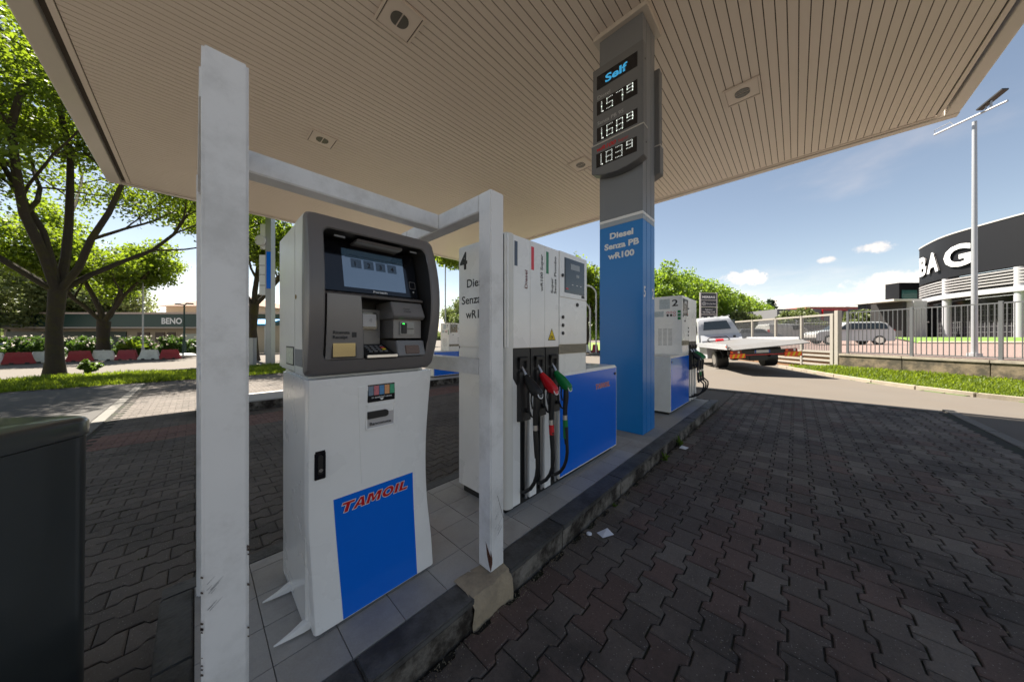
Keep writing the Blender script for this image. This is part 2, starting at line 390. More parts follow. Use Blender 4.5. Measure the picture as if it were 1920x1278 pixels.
MB().add([(-40, 2.0, .0), (-1.57, 2.0, .0), (-1.57, 10, GL0+.003), (-40, 10, GL0+.003), (-1.57, 18.9, GL0+.003), (-40, 18.9, GL0+.003)], [(0, 1, 2, 3), (3, 2, 4, 5)]).build('side_road', mat('dark asphalt', (.060, .055, .050), .9, var=.15, vscale=1.5, bump=.3, bscale=120), kind='structure')
# pale border strips between the pavers and the asphalt
bord = mat('pale concrete edging', (.13, .122, .108), .85, var=.15, vscale=12, bump=.3, dirt=.3)
e = struct_empty('paving_edging')
for i in range(13): MB().box(-2+i*1.0, -2+i*1.0+.985, -2.42, -2.27, -.1, .003).build('edging_stone', bord, e, bevel=.006)
for i in range(8): MB().box(10.52, 10.66, -2.2+i*2.6, -2.2+i*2.6+2.58, -.6, gz(0, -2.2+i*2.6)+.004 if i < 2 else -.29).build('edging_stone', bord, e, bevel=.006)
for i in range(8):
    y = 2.55+i*2.04; z0, z1 = gz(0, y)+.006, gz(0, y+2.02)+.006
    MB().prism([(y, z0-.2), (y+2.02, z1-.2), (y+2.02, z1), (y, z0)], 'x', -1.56, -1.37).build('edging_stone', bord, e, bevel=.006)

# ------------------------------------------------------------------ pump island
IZ = .16
slate = mat('dark slate coping', (.082, .080, .078), .65, var=.3, vscale=9, bump=.5, bscale=45, dirt=.85, dirtcol=(.02, .017, .014), dscale=3.5, dth=(.40, .64), obj=.18)
kerbc = mat('stained concrete kerb', (.21, .19, .165), .85, var=.22, vscale=10, bump=.5, bscale=50, dirt=1., dirtcol=(.026, .021, .017), dscale=3.5, dth=(.36, .60))
kerbc.node_tree.nodes['Principled BSDF'].inputs['Specular IOR Level'].default_value = .2
mortar = mat('beige repair mortar', (.36, .29, .20), .9, var=.2, vscale=25, bump=.8, bscale=45, dirt=.4, dscale=5)
tilem = mat('grey island tile', (.38, .36, .335), .7, var=.18, vscale=160, bump=.12, bscale=250, obj=.07, dirt=.35, dirtcol=(.17, .155, .14), dscale=2.2)
conc = mat('island concrete', (.31, .30, .28), .8, var=.10, vscale=6, bump=.2, bscale=80, dirt=.35, dirtcol=(.12, .11, .10), dscale=1.3)
isl = thing('pump_island', 'long tiled pump island with dark slate edge carrying pumps 4 and 2', 'pump island', (0, 1.88, 0)); org((0, 1.88, 0))
MB().box(-.10, 7.87, 1.26, 2.49, -.1, IZ-.012).build('bedding', mat('grout', (.055, .05, .045), .95, var=.2, vscale=30), isl)
cuts = [-.127, .47, 1.02, 1.285, 1.85, 2.86, 3.70, 4.75, 5.8, 6.85, 7.9]
for a, b in zip(cuts, cuts[1:]):
    patch = abs(a-1.02) < .01
    if patch: continue
    MB().box(a+.003, b-.003, 1.232, 1.380, IZ-.035, IZ+random.uniform(-.001, .001)).build('coping_stone', slate, isl, bevel=.006)
    MB().box(a+.002, b-.002, 1.243, 1.36, -.06, IZ-.036).build('kerb_stone', kerbc, isl, bevel=.008)
# mortar patch under the front post
bm = MB(); rr = random.Random(5)
g = [[(1.00+.30*i/6, 0) for i in range(7)]]
pr = [(1.40, IZ+.002), (1.30, IZ+.006), (1.245, IZ-.004), (1.226, IZ-.05), (1.218, .04), (1.224, -.03)]
loops = [[(1.0+.295*i/8 + rr.uniform(-.006, .006), y+rr.uniform(-.008, .008), z+rr.uniform(-.005, .005)) for i in range(9)] for y, z in pr]
bm.loft(loops, closed=False, capa=False, capb=False); bm.box(1.005, 1.29, 1.26, 1.385, -.05, IZ-.02)
bm.build('mortar_patch', mortar, isl, smooth=True)
for a, b in zip([-.127, .9, 1.9, 2.9, 3.9, 4.9, 5.9, 6.9], [.9, 1.9, 2.9, 3.9, 4.9, 5.9, 6.9, 7.9]):
    MB().box(a+.003, b-.003, 2.417, 2.525, IZ-.035, IZ).build('coping_stone', slate, isl, bevel=.006)
    MB().box(a+.002, b-.002, 2.42, 2.515, -.10, IZ-.036).build('kerb_stone', kerbc, isl, bevel=.006)
for a, b in ((1.382, 1.90), (1.905, 2.414)):
    MB().box(-.127, -.008, a, b, IZ-.035, IZ).build('coping_stone', slate, isl, bevel=.006)
    MB().box(-.118, -.012, a, b, -.08, IZ-.036).build('kerb_stone', kerbc, isl, bevel=.006)
MB().box(7.78, 7.9, 1.384, 2.414, -.05, IZ-.001).build('kerb_stone', kerbc, isl, bevel=.008)
TX = [-.004] + [1.189-.241*k for k in range(4, 0, -1)] + [1.189+.241*k for k in range(0, 13)]
TY = [1.383, 1.592, 1.84, 2.083, 2.325, 2.414]
for a, b in zip(TX, TX[1:]):
    for c, d in zip(TY, TY[1:]):
        z = IZ+random.uniform(-.0012, .0006)
        MB().box(a+.0015, b-.0015, c+.0015, d-.0015, IZ-.02, z).build('floor_tile', tilem, isl, bevel=.001)
for a, b in ((TX[-1]+.002, 4.9), (4.903, 6.2), (6.203, 7.777)):
    MB().box(a, b, 1.384, 2.413, IZ-.02, IZ-.001).build('concrete_slab', conc, isl)
isl_b = thing('pump_island', 'lower far pump island with pale top behind the payment terminal', 'pump island', (0, 10.65, -.3)); org((0, 10.65, -.3))
MB().box(.12, 7.9, 10.0, 11.3, -.35, -.095).build('kerb_stone', kerbc, isl_b, bevel=.01)
MB().box(.10, 7.92, 9.98, 11.32, -.092, -.06).build('top_slab', mat('pale island top', (.42, .41, .39), .8, var=.1), isl_b, bevel=.006)

# ------------------------------------------------------------------ protective frame of white box section
pf = thing('protective_frame', 'white box section steel guard frame standing round the payment terminal', 'guard frame', (.6, 1.8, IZ)); org((.6, 1.8, IZ))
ZT, S = 2.408, .105
MB().box(.012, .118, 1.266, 1.372, IZ, ZT).build('post', post_white, pf, bevel=.007)
MB().box(1.183, 1.293, 1.291, 1.401, IZ+.004, ZT).build('post', post_white, pf, bevel=.007)
MB().box(.004, .109, 2.300, 2.405, IZ, ZT).build('post', post_white, pf, bevel=.007)
MB().box(1.183, 1.288, 2.300, 2.405, IZ, ZT).build('post', post_white, pf, bevel=.007)
MB().box(.008, .112, 1.374, 2.298, ZT-S-.001, ZT-.001).build('top_rail', post_white, pf, bevel=.005)
MB().box(1.184, 1.288, 1.403, 2.298, ZT-S-.001, ZT-.001).build('top_rail', post_white, pf, bevel=.005)
MB().box(.114, 1.182, 1.832, 1.935, ZT-S+.001, ZT-.003).build('cross_rail', post_white, pf, bevel=.005)
MB().box(.010, .106, 1.374, 2.298, 1.31, 1.405).build('lower_rail', post_white, pf, bevel=.005)
MB().box(1.186, 1.286, 1.403, 2.298, 1.31, 1.405).build('lower_rail', post_white, pf, bevel=.005)
# rust hole, chips and scratches
m = MB(); m.add([(1.1822, 1.335, .335), (1.1822, 1.300, .275), (1.1822, 1.2905, .262), (1.1822, 1.2905, .175), (1.1822, 1.305, .205), (1.1822, 1.322, .255)], [(0, 1, 2, 3, 4, 5)])
m.add([(1.183, 1.2903, .30), (1.196, 1.2903, .245), (1.196, 1.2903, .215), (1.183, 1.2903, .175)], [(0, 1, 2, 3)])
m.build('rust_spot', rust, pf)
chipm = mat('chipped paint', (.07, .05, .04), .9); m = MB(); rr = random.Random(2)
for i in range(26):
    z = rr.uniform(.1, .62); x = .0135 if i % 3 else .1165; s = rr.uniform(.002, .007); z = IZ+z*1.1
    if x > .1: z = IZ+rr.uniform(0.02, .75)
    m.add([(x-s*.5, 1.2648, z), (x+s*.5, 1.2648, z-s), (x+s*.4, 1.2648, z-s*2), (x-s*.6, 1.2648, z-s*1.2)], [(0, 1, 2, 3)])
for i in range(7):
    z = .95-i*.022; x = 1.235+i*.007
    m.add([(x, 1.2898, z-.35), (x+.004, 1.2898, z-.355), (x+.010, 1.2898, z-.375), (x+.006, 1.2898, z-.370)], [(0, 1, 2, 3)])
m.build('paint_chips', chipm, pf, kind='stuff')
scm = mat('grey scuffs', (.30, .30, .31), .7); m = MB()
for i in range(9):
    x = .02+rr.uniform(0, .012); z = .76+rr.uniform(-.05, .06); l = rr.uniform(.01, .03)
    m.add([(x, 1.2645, z), (x+l, 1.2645, z+l*.9), (x+l+.0012, 1.2645, z+l*.9), (x+.0015, 1.2645, z-.001)], [(0, 1, 2, 3)])
for i in range(9):
    x = 1.215+rr.uniform(0, .03); z = .42+rr.uniform(-.07, .09); l = rr.uniform(.015, .04)
    m.add([(x, 1.2895, z), (x+l, 1.2895, z+l*1.1), (x+l+.002, 1.2895, z+l*1.1), (x+.002, 1.2895, z-.001)], [(0, 1, 2, 3)])
m.build('scuff_marks', scm, pf, kind='stuff')

# ------------------------------------------------------------------ payment terminal
pt = thing('payment_terminal', 'white self-service payment terminal with graphite head inside the guard frame', 'payment terminal', (.66, 1.9, IZ)); org((.66, 1.9, IZ))
MB().box(.355, .972, 1.66, 2.20, IZ+.0, 1.352).build('pedestal', white, pt, bevel=.012)
def fy(z):                                    # front skin profile: waist in the middle, flare at the foot
    t = (z-IZ)/1.19
    return 1.592 + .030*math.sin(math.pi*min(1, t*1.0))**1.3 - .004
def fxl(z): return .347 + .006*math.sin(math.pi*(z-IZ)/1.19) + .026*max(0, 1-(z-IZ)/.5)
def fxr(z): return .980 - .020*math.sin(math.pi*min(1, (1.35-z)/1.0)) + .012*max(0, 1-(z-IZ)/.4)
zs = [.175+(1.345-.175)*i/24 for i in range(25)]
loops = []
for z in zs:
    l, r_, f = fxl(z), fxr(z), fy(z); c = .018
    loops.append([(l, f+.075, z), (l, f+c, z), (l+c*.3, f+c*.3, z), (l+c, f, z), (r_-c, f, z), (r_-c*.3, f+c*.3, z), (r_, f+c, z), (r_, f+.075, z)])
MB().loft(loops).build('front_cover', white, pt, smooth=True)
# raised shallow moulding around note slot
def strip(x0a, x1a, x0b, x1b, z0, z1, d, n=10, name='panel', m_=blue, par=None):
    lo = []
    for i in range(n+1):
        z = z0+(z1-z0)*i/n; t = i/n; a = x0a+(x0b-x0a)*t; b = x1a+(x1b-x1a)*t; f = fy(z)-d
        lo.append([(a, f, z), (b, f, z), (b, f+d+.003, z), (a, f+d+.003, z)])
    return MB().loft(lo).build(name, m_, par or pt)
strip(.586, .742, .560, .775, .79, 1.29, .0035, name='raised_moulding', m_=white)
bp = strip(.492, .880, .457, .868, .178, .757, .0015, name='blue_panel', m_=blue)
def ftext(name, s, m_, par, x, z, h, d, **k):
    return text(name, s, m_, par, (x, fy(z+h/2)-d, z), (1, 0, 0), (0, 0, 1), h, **k)
wordmark(bp, (.480, fy(.70)-.0030, .678), (1, 0, 0), (0, fy(.73)-fy(.68), .05), .366, .050, blue)
lb = MB().box(.606, .748, fy(1.25)-.006, fy(1.25), 1.205, 1.295).build('note_label', blackg, pt, bevel=.0015)
for i, c in enumerate(('6f7f8f', 'c07078', '4c84b4', 'd89a68', '3f9c74')):
    o = MB().box(.609+i*.0278, .609+i*.0278+.025, fy(1.25)-.0072, fy(1.25)-.005, 1.240, 1.288).build('banknote', mat('note '+c, lin(c), .5, var=.5, vscale=180), lb)
text('lettering', 'in qualsiasi verso', whitet, lb, (.625, fy(1.25)-.0062, 1.225), (1, 0, 0), (0, 0, 1), .009, width=.105, bold=.01)
m = MB(); m.add([(.665, fy(1.25)-.0075, 1.221), (.688, fy(1.25)-.0075, 1.221), (.6765, fy(1.25)-.0075, 1.211)], [(0, 1, 2)]); m.build('arrow', whitet, lb)
sf = MB(); y = fy(1.13)
sf.box(.600, .750, y-.010, y, 1.180, 1.192); sf.box(.600, .750, y-.010, y, 1.064, 1.072); sf.box(.598, .606, y-.010, y, 1.064, 1.192); sf.box(.744, .752, y-.010, y, 1.064, 1.192)
nf = sf.build('note_slot_frame', white, pt, bevel=.002)
MB().box(.606, .744, y-.0045, y+.001, 1.072, 1.18).build('slot_plate', midp, nf)
nm = mat('pale slot plate', (.5, .5, .52), .35, metal=.4); nf.children[0].data.materials[0] = nm
MB().prism([(.606, 1.121), (.700, 1.121), (.712, 1.128), (.712, 1.149), (.700, 1.157), (.606, 1.157)], 'y', y-.019, y-.003).build('note_slot', black, nf, bevel=.002)
text('lettering', 'Banconote', blackt, nf, (.618, y-.0055, 1.084), (1, 0, 0), (0, 0, 1), .016, width=.112, bold=.02)
y = fy(.945)
lk = MB().box(.377, .423, y-.006, y+.002, .878, 1.014).build('door_lock', blackg, pt, bevel=.003)
MB().prism([(.390, .905), (.411, .905), (.411, .985), (.401, .995), (.390, .985)], 'y', y-.012, y-.004).build('lock_handle', black, lk, bevel=.002)
cyl((.401, y-.004, .922), (0, -1, 0), .009, .009, 16).build('key_barrel', metal, lk, bevel=.001)
# base fins
for yy in (1.675, 1.995):
    m = MB(); lo = []
    for x, w_, z0, z1 in ((.235, .003, IZ+.012, IZ+.018), (.30, .012, IZ+.01, IZ+.030), (.345, .016, IZ+.008, IZ+.048), (.40, .016, IZ+.008, IZ+.048)):
        lo.append([(x, yy-w_, z0), (x, yy+w_, z0), (x, yy+w_, z1), (x, yy-w_, z1)])
    m.loft(lo).build('base_fin', white, pt, bevel=.003)
# head: white case
MB().box(.345, .980, 1.83, 2.240, 1.362, 2.118).build('head_case', offw, pt, bevel=.010)
MB().box(.345, .385, 1.655, 1.829, 1.364, 2.116).box(.940, .980, 1.655, 1.829, 1.364, 2.116).box(.386, .939, 1.655, 1.829, 1.364, 1.400).box(.386, .939, 1.655, 1.829, 2.075, 2.116).build('head_shell', offw, pt)
cyl((.3455, 1.807, 1.741), (-1, 0, 0), .011, .004, 16).build('side_lock', mat('brass', (.35, .25, .10), .35, metal=1.), pt, bevel=.001)
s1 = MB().box(.3425, .3455, 1.850, 2.030, 1.395, 1.492).build('rating_plate', blackt, pt)
MB().box(.3415, .3430, 1.860, 2.020, 1.402, 1.485).build('plate_print', mat('yellowed label', (.50, .52, .40), .5, var=.6, vscale=90), s1)
MB().box(.3425, .3455, 1.672, 1.822, 1.400, 1.482).build('rating_plate', mat('grey label', (.16, .17, .18), .5, var=.6, vscale=120), pt)
def by(z): return 1.612 - .090*(1-((z-1.74)/.40)**2)
def rrect(x0, x1, z0, z1, r, n=6, bulge=0.):
    P = []
    for cx, cz, a0 in ((x1-r, z0+r, -90), (x1-r, z1-r, 0), (x0+r, z1-r, 90), (x0+r, z0+r, 180)):
        arc = [(cx+r*math.cos(R(a0+90*i/n)), cz+r*math.sin(R(a0+90*i/n))) for i in range(n+1)]
        if P:
            q = P[-1]; e_ = arc[0]
            P += [(q[0]+(e_[0]-q[0])*k/10, q[1]+(e_[1]-q[1])*k/10) for k in range(1, 10)]
        P += arc
    q = P[-1]; e_ = P[0]; P += [(q[0]+(e_[0]-q[0])*k/10, q[1]+(e_[1]-q[1])*k/10) for k in range(1, 10)]
    zm, hz = (z0+z1)/2, (z1-z0)/2
    return [(x + (bulge*(1-((z-zm)/hz)**2) if x > (x0+x1)/2 else -bulge*.4*(1-((z-zm)/hz)**2)), z) for x, z in P]
L0 = [(x, 1.662, z) for x, z in rrect(.343, .984, 1.360, 2.120, .02, bulge=.010)]
L1 = [(x, by(z)+.030, z) for x, z in rrect(.338, .986, 1.358, 2.122, .03, bulge=.016)]
L2 = [(x, by(z)+.006, z) for x, z in rrect(.346, .978, 1.366, 2.114, .035, bulge=.016)]
L3 = [(x, by(z), z) for x, z in rrect(.362, .962, 1.382, 2.100, .035, bulge=.014)]
L4 = [(x, by(z)+.002, z) for x, z in rrect(.400, .930, 1.428, 2.056, .03, bulge=.012)]
L5 = [(x, by(z)+.010, z) for x, z in rrect(.405, .925, 1.434, 2.050, .03, bulge=.012)]
L6 = [(x, 1.80, z) for x, z in rrect(.412, .918, 1.440, 2.044, .03, bulge=.012)]
bz = MB().loft([L0, L1, L2, L3, L4, L5], capa=False, capb=False).build('head_bezel', bezel, pt, smooth=True)
MB().loft([[(x, by(z)+.0105, z) for x, _, z in L5], L6], capa=False, capb=True).build('head_recess', darkp, pt, smooth=True)
# hood details
m = MB(); m.prism([(1.60, 2.036), (1.74, 2.036), (1.74, 2.020), (1.61, 2.024)], 'x', .56, .80); m.build('hood_plate', bezel, pt, bevel=.002)
for x0, x1 in ((.462, .510), (.855, .895)): MB().box(x0, x1, 1.62, 1.632, 2.030, 2.038).build('hood_lamp', midp, pt)
# display
sc = MB().add([(.428, 1.640, 1.772), (.915, 1.640, 1.772), (.915, 1.706, 2.030), (.428, 1.706, 2.030), (.428, 1.655, 1.768), (.915, 1.655, 1.768), (.915, 1.721, 2.026), (.428, 1.721, 2.026)],
     [(0, 1, 2, 3), (4, 7, 6, 5), (0, 4, 5, 1), (3, 2, 6, 7), (0, 3, 7, 4), (1, 5, 6, 2)]).build('display_glass', blackg, pt)
su = Vector((0, .066, .258)).normalized()
def onscr(x, t, d=.001): return Vector((x, 1.640, 1.772)) + su*t + Vector((0, -1, .256)).normalized()*d
MB().add([onscr(.514, .024), onscr(.842, .024), onscr(.842, .236), onscr(.514, .236)], [(0, 1, 2, 3)]).build('display_image', screenm, sc)
for i in range(4):
    x = .555+i*.064
    fr = MB()
    fr.add([onscr(x, .135, .0015), onscr(x+.052, .135, .0015), onscr(x+.052, .185, .0015), onscr(x, .185, .0015)], [(0, 1, 2, 3)])
    fr.build('screen_button', mat('screen tile', lin('22323e'), .06, emit=.04, spec=1., coat=1.), sc)
    text('lettering', str(i+1), blackt, sc, onscr(x+.018, .146, .0016), (1, 0, 0), su, .026, bold=.02)
text('lettering', 'Prego selezionare la pompa', blackt, sc, onscr(.55, .200, .0015), (1, 0, 0), su, .008, width=.25)
text('lettering', 'Fortech', whitet, sc, onscr(.655, .005, .0015), (1, 0, 0), su, .011, width=.075, bold=.03)
m = MB()
for a, b in zip(rrect(.872, .908, 1.826, 1.866, .006), rrect(.875, .905, 1.829, 1.863, .005)): pass
ring = [(x, 1.640+(z-1.772)*.256-.002, z) for x, z in rrect(.868, .906, 1.824, 1.868, .007)]; ring2 = [(x, 1.640+(z-1.772)*.256-.002, z) for x, z in rrect(.8705, .9035, 1.8265, 1.8655, .006)]
MB().loft([ring, ring2], capa=False, capb=False).build('reader_ring', midp, sc)
cyl((.890, 1.640+(.036)*.256, 1.806), (0, -1, 0), .005, .002, 12).build('camera_dot', metal, sc)
MB().prism([(1.585, 1.752), (1.67, 1.772), (1.67, 1.745), (1.59, 1.742)], 'x', .408, .918).build('ledge', bezel, pt, bevel=.002)
# receipt panel
lo = []
for i in range(9):
    z = 1.436+(1.742-1.436)*i/8; f = 1.575-.030*math.sin(math.pi*(z-1.43)/.62); a = .583-.022*((z-1.436)/.306)
    lo.append([(.412, f, z), (a-.004, f, z), (a, f+.005, z), (a, 1.79, z), (.412, 1.79, z)])
rp_ = MB().loft(lo).build('receipt_panel', midp, pt, smooth=True)
fr = lambda z: 1.575-.030*math.sin(math.pi*(z-1.43)/.62)
text('lettering', 'Ricevuta', blackt, rp_, (.437, fr(1.56)-.004, 1.556), (1, 0, 0), (0, 0, 1), .015, width=.072, bold=.03)
text('lettering', 'Receipt', blackt, rp_, (.437, fr(1.54)-.004, 1.534), (1, 0, 0), (0, 0, 1), .015, width=.064, bold=.03)
MB().box(.520, .541, fr(1.55)-.002, fr(1.55)+.01, 1.540, 1.565).build('receipt_symbol', blackt, rp_)
wf = MB().box(.436, .543, fr(1.48)-.004, fr(1.48)+.01, 1.441, 1.516).build('receipt_window_frame', darkp, rp_, bevel=.002)
MB().box(.440, .538, fr(1.48)-.0055, fr(1.48), 1.448, 1.512).build('receipt_window', mat('tarnished mirror', (.30, .27, .16), .12, metal=.9, var=.1), wf)
MB().box(.44, .53, fr(1.44)-.004, fr(1.44)+.004, 1.441, 1.447).build('window_lip', metal, rp_)
# contactless reader and keypad
MB().box(.590, .730, 1.735, 1.79, 1.50, 1.695).build('reader_plate', midp, pt, bevel=.003)
rd = MB().box(.612, .702, 1.700, 1.735, 1.585, 1.676).build('contactless_reader', blackg, pt, bevel=.006)
MB().box(.620, .694, 1.697, 1.702, 1.598, 1.667).build('reader_face', mat('pale reader face', (.62, .60, .60), .35), rd, bevel=.002)
tt = MB()
for k in range(3):
    a0 = [(.652+(.006+.005*k)*math.cos(R(q)), 1.6962, 1.632+(.006+.005*k)*math.sin(R(q))) for q in range(-45, 46, 15)]
    tt.tube(a0, .0007, 4)
tt.build('wave_symbol', blackt, rd)
def kp(x, t, d=0.): return Vector((x, 1.570+.150*t, 1.446+.055*t)) + Vector((0, -.34, .94))*d
kpad = MB().add([kp(.59, 0), kp(.752, 0), kp(.740, 1), kp(.59, 1), kp(.59, 0, -.02), kp(.752, 0, -.02), kp(.740, 1, -.02), kp(.59, 1, -.02)], [(0, 1, 2, 3), (4, 7, 6, 5), (0, 4, 5, 1), (3, 2, 6, 7), (0, 3, 7, 4), (1, 5, 6, 2)]).build('keypad', darkp, pt)
keym = mat('key grey', (.09, .09, .095), .4)
for i in range(4):
    for j in range(4):
        x = .622+j*.027; t = .30+i*.15
        MB().add([kp(x, t, .001), kp(x+.020, t, .001), kp(x+.020, t+.10, .001), kp(x, t+.10, .001), kp(x+.002, t+.015, .006), kp(x+.018, t+.015, .006), kp(x+.018, t+.085, .006), kp(x+.002, t+.085, .006)],
                 [(4, 5, 6, 7), (0, 1, 5, 4), (1, 2, 6, 5), (2, 3, 7, 6), (3, 0, 4, 7)]).build('key', yellow if (i, j) == (1, 3) else red if (i, j) == (2, 3) else keym, kpad)
MB().box(.592, .752, 1.556, 1.580, 1.437, 1.450).build('keypad_lip', metal, pt, bevel=.003)
# card reader block
hd = MB().prism([(1.60, 1.735), (1.556, 1.655), (1.575, 1.640), (1.79, 1.640), (1.79, 1.735)], 'x', .728, .914).build('card_hood', midp, pt, bevel=.004)
hy = Vector((0, .044, .080)).normalized()
text('lettering', 'Carte', blackt, hd, (.790, 1.572, 1.693), (1, 0, 0), hy, .010, width=.036, bold=.01)
text('lettering', 'Cards', blackt, hd, (.790, 1.566, 1.678), (1, 0, 0), hy, .010, width=.040, bold=.01)
MB().box(.745, .912, 1.600, 1.79, 1.535, 1.639).build('card_block', midp, pt, bevel=.002)
cs = MB().box(.778, .866, 1.590, 1.602, 1.552, 1.628).build('card_slot', mat('smoked slot', (.18, .19, .20), .2, spec=.7), pt, bevel=.003)
MB().box(.785, .818, 1.584, 1.592, 1.560, 1.620).build('slot_insert', black, cs, bevel=.003)
MB().box(.788, .858, 1.582, 1.586, 1.587, 1.590).build('slot_gap', blackt, cs)
MB().box(.790, .802, 1.582, 1.586, 1.612, 1.618).build('slot_light', ledg, cs)
lw = MB().prism([(1.590, 1.522), (1.566, 1.438), (1.79, 1.438), (1.79, 1.522)], 'x', .756, .922).build('dispense_block', midp, pt, bevel=.004)
MB().prism([(1.577, 1.496), (1.564, 1.448), (1.60, 1.448), (1.60, 1.496)], 'x', .802, .886).build('dispense_window', mat('brown mirror', (.20, .12, .08), .12, metal=.8), lw, bevel=.003)
ext = thing('fire_extinguisher', 'red fire extinguisher standing behind the payment terminal', 'fire extinguisher', (1.03, 2.02, IZ)); org((1.03, 2.02, IZ))
MB().tube([(1.03, 2.02, IZ+.001), (1.03, 2.02, IZ+.02), (1.03, 2.02, .50), (1.03, 2.02, .56), (1.03, 2.02, .60)], [.068, .075, .075, .055, .02], 20).build('cylinder', red, ext, smooth=True)
MB().tube([(1.03, 2.02, .60), (1.03, 2.02, .66)], .016, 10).box(.99, 1.09, 2.01, 2.03, .66, .675).build('valve', black, ext)

# ------------------------------------------------------------------ fuel dispensers
L = 1.94
def dispenser(num, loc, flip, label, nozz, fuels=True):
    d = thing('fuel_dispenser', label, 'fuel dispenser', loc, group='blue and white fuel dispensers on the islands'); org((0, 0, 0))
    X = (lambda x: L-x) if flip else (lambda x: x)
    B = lambda m_, x0, x1, y0, y1, z0, z1: m_.box(X(x0), X(x1), y0, y1, z0, z1)
    T = lambda n, s, m_, par, x0, x1, z, h, yy=-.0015, **k: text(n, s, m_, par, (min(X(x0), X(x1)), yy, z), (1, 0, 0), (0, 0, 1), h, width=abs(x1-x0), **k)
    B(MB(), .03, 1.88, .045, .575, 0, .062).build('plinth', mat('black plinth', (.012, .012, .012), .5, dirt=.3), d, bevel=.003)
    B(MB(), .004, .705, .055, .62, .060, 1.29).build('hose_tower', white, d, bevel=.01)
    B(MB(), .004, .692, .008, .62, 1.292, 2.19).build('tower_head', white, d, bevel=.01)
    m_ = MB(); pr_ = []
    for k in range(9):
        a = R(90*k/8); pr_.append((X(.068-.064*math.sin(a)), .034-.034*math.cos(a)))
    m_.prism(pr_ + [(X(.004), .08), (X(.068), .08)], 'z', .045, 2.192); m_.build('corner_post', offw, d, smooth=True)
    for k, c in enumerate(((.071, .276), (.278, .476), (.478, .692))):
        pn = B(MB(), c[0], c[1], 0, .01, 1.296, 2.186).build('fascia_panel', white, d, bevel=.0015)
        if fuels:
            colr = (mat('diesel grey', lin('4a5668'), .4), mat('super red', lin('d83040'), .4), mat('unleaded green', lin('2a8058'), .4))[k]
            MB().box(.085+k*.2065, .120+k*.2065, -.0016, 0, 1.946, 2.14).build('fuel_stripe', colr, pn)
    if fuels:
        for s, x, z0, ln in (('Diesel', .240, 1.78, .15), ('wR100 Super', .448, 1.78, .32), ('Super', .600, 1.78, .14), ('Senza Piombo', .650, 1.78, .34)):
            text('lettering', s, blackt if s != 'Diesel' else mat('dark red print', lin('6a1428'), .5), d, (x, -.0015, z0), (0, 0, 1), (-1, 0, 0), .034, width=ln, bold=.015)
        ex = MB().add([(.522, -.0015, 1.352), (.640, -.0015, 1.352), (.581, -.0015, 1.462)], [(0, 1, 2)]).build('warning_sign', blackt, d)
        MB().add([(.531, -.0025, 1.358), (.631, -.0025, 1.358), (.581, -.0025, 1.450)], [(0, 1, 2)]).build('warning_face', yellow, ex)
        text('lettering', 'EX', blackt, ex, (.560, -.003, 1.366), (1, 0, 0), (0, 0, 1), .028, width=.042, bold=.02)
    # lower front: white strips between black hose channels
    B(MB(), .072, .70, .048, .054, .062, .72).build('channel_back', blackt, d)
    for a, b in ((.069, .158), (.276, .365), (.483, .570)):
        B(MB(), a, b, .004, .052, .046, 1.288).build('tower_strip', white, d, bevel=.002)
    for k in range(3):
        x = .068+k*.2068
        MB().tube([(X(x+.178), .022, .05), (X(x+.178), .022, .70)], .014, 12).build('hose_rail', metal, d, smooth=True)
        sg = -1 if flip else 1
        q = [(x+.003, 1.29), (x+.003, 1.06), (x+.045, 1.00), (x+.165, 1.00), (x+.198, 1.05), (x+.198, 1.29)]
        bt = MB().prism([(X(a), b) for a, b in q], 'y', -.006, .05).build('nozzle_boot', darkp, d, bevel=.002)
        h = MB(); xl, xr = X(x+.050), X(x+.155); xl, xr = min(xl, xr), max(xl, xr)
        h.prism([(-.004, 1.225), (-.032, 1.215), (-.026, 1.14), (-.004, 1.12)], 'x', xl, xl+.022)
        h.prism([(-.004, 1.225), (-.032, 1.215), (-.026, 1.14), (-.004, 1.12)], 'x', xr-.022, xr)
        h.prism([(-.004, 1.228), (-.034, 1.216), (-.032, 1.19), (-.004, 1.19)], 'x', xl, xr)
        h.prism([(-.004, 1.12), (-.03, 1.10), (-.048, .80), (-.055, .72), (.03, .70), (.03, 1.12)], 'x', xl, xr)
        h.build('boot_housing', darkp, bt, bevel=.003)
        MB().box(xl+.022, xr-.022, -.0085, -.004, 1.12, 1.19).build('boot_mouth', blackt, bt)
        cyl(((xl+xr)/2, -.052, .80), (0, -1, .2), .020, .022, 12).build('boot_lock', black, bt, bevel=.003)
        # nozzle hangs in a plane square to the face
        c = nozz[k]; xc = X(x+.104)
        nz_ = MB().tube([(xc, .01, 1.155), (xc, -.03, 1.10), (xc, -.060, 1.045)], [.011, .012, .015], 12).build('nozzle_spout', metal, d, smooth=True)
        bd = MB(); lo = []
        for (yy, z, hw, hh) in ((-.040, 1.070, .020, .022), (-.066, 1.038, .027, .036), (-.105, .998, .031, .050), (-.145, .962, .032, .050), (-.180, .942, .030, .038), (-.190, .938, .022, .028)):
            t_ = Vector((0, -.75, -.62)).normalized(); u_ = Vector((0, -.62, .75)).normalized(); ce = Vector((xc, yy, z))
            lo.append([ce + Vector((1, 0, 0))*hw*math.cos(2*math.pi*i/12) + u_*hh*math.sin(2*math.pi*i/12) for i in range(12)])
        bd.loft(lo); nb = bd.build('nozzle_body', c, d, smooth=True)
        cyl((xc, -.188, .938), (0, -.80, .25), .029, .005, 20).build('nozzle_badge', whitet, nb)
        cyl((xc, -.1928, .9395), (0, -.80, .25), .023, .0015, 20).build('badge_centre', c, nb)
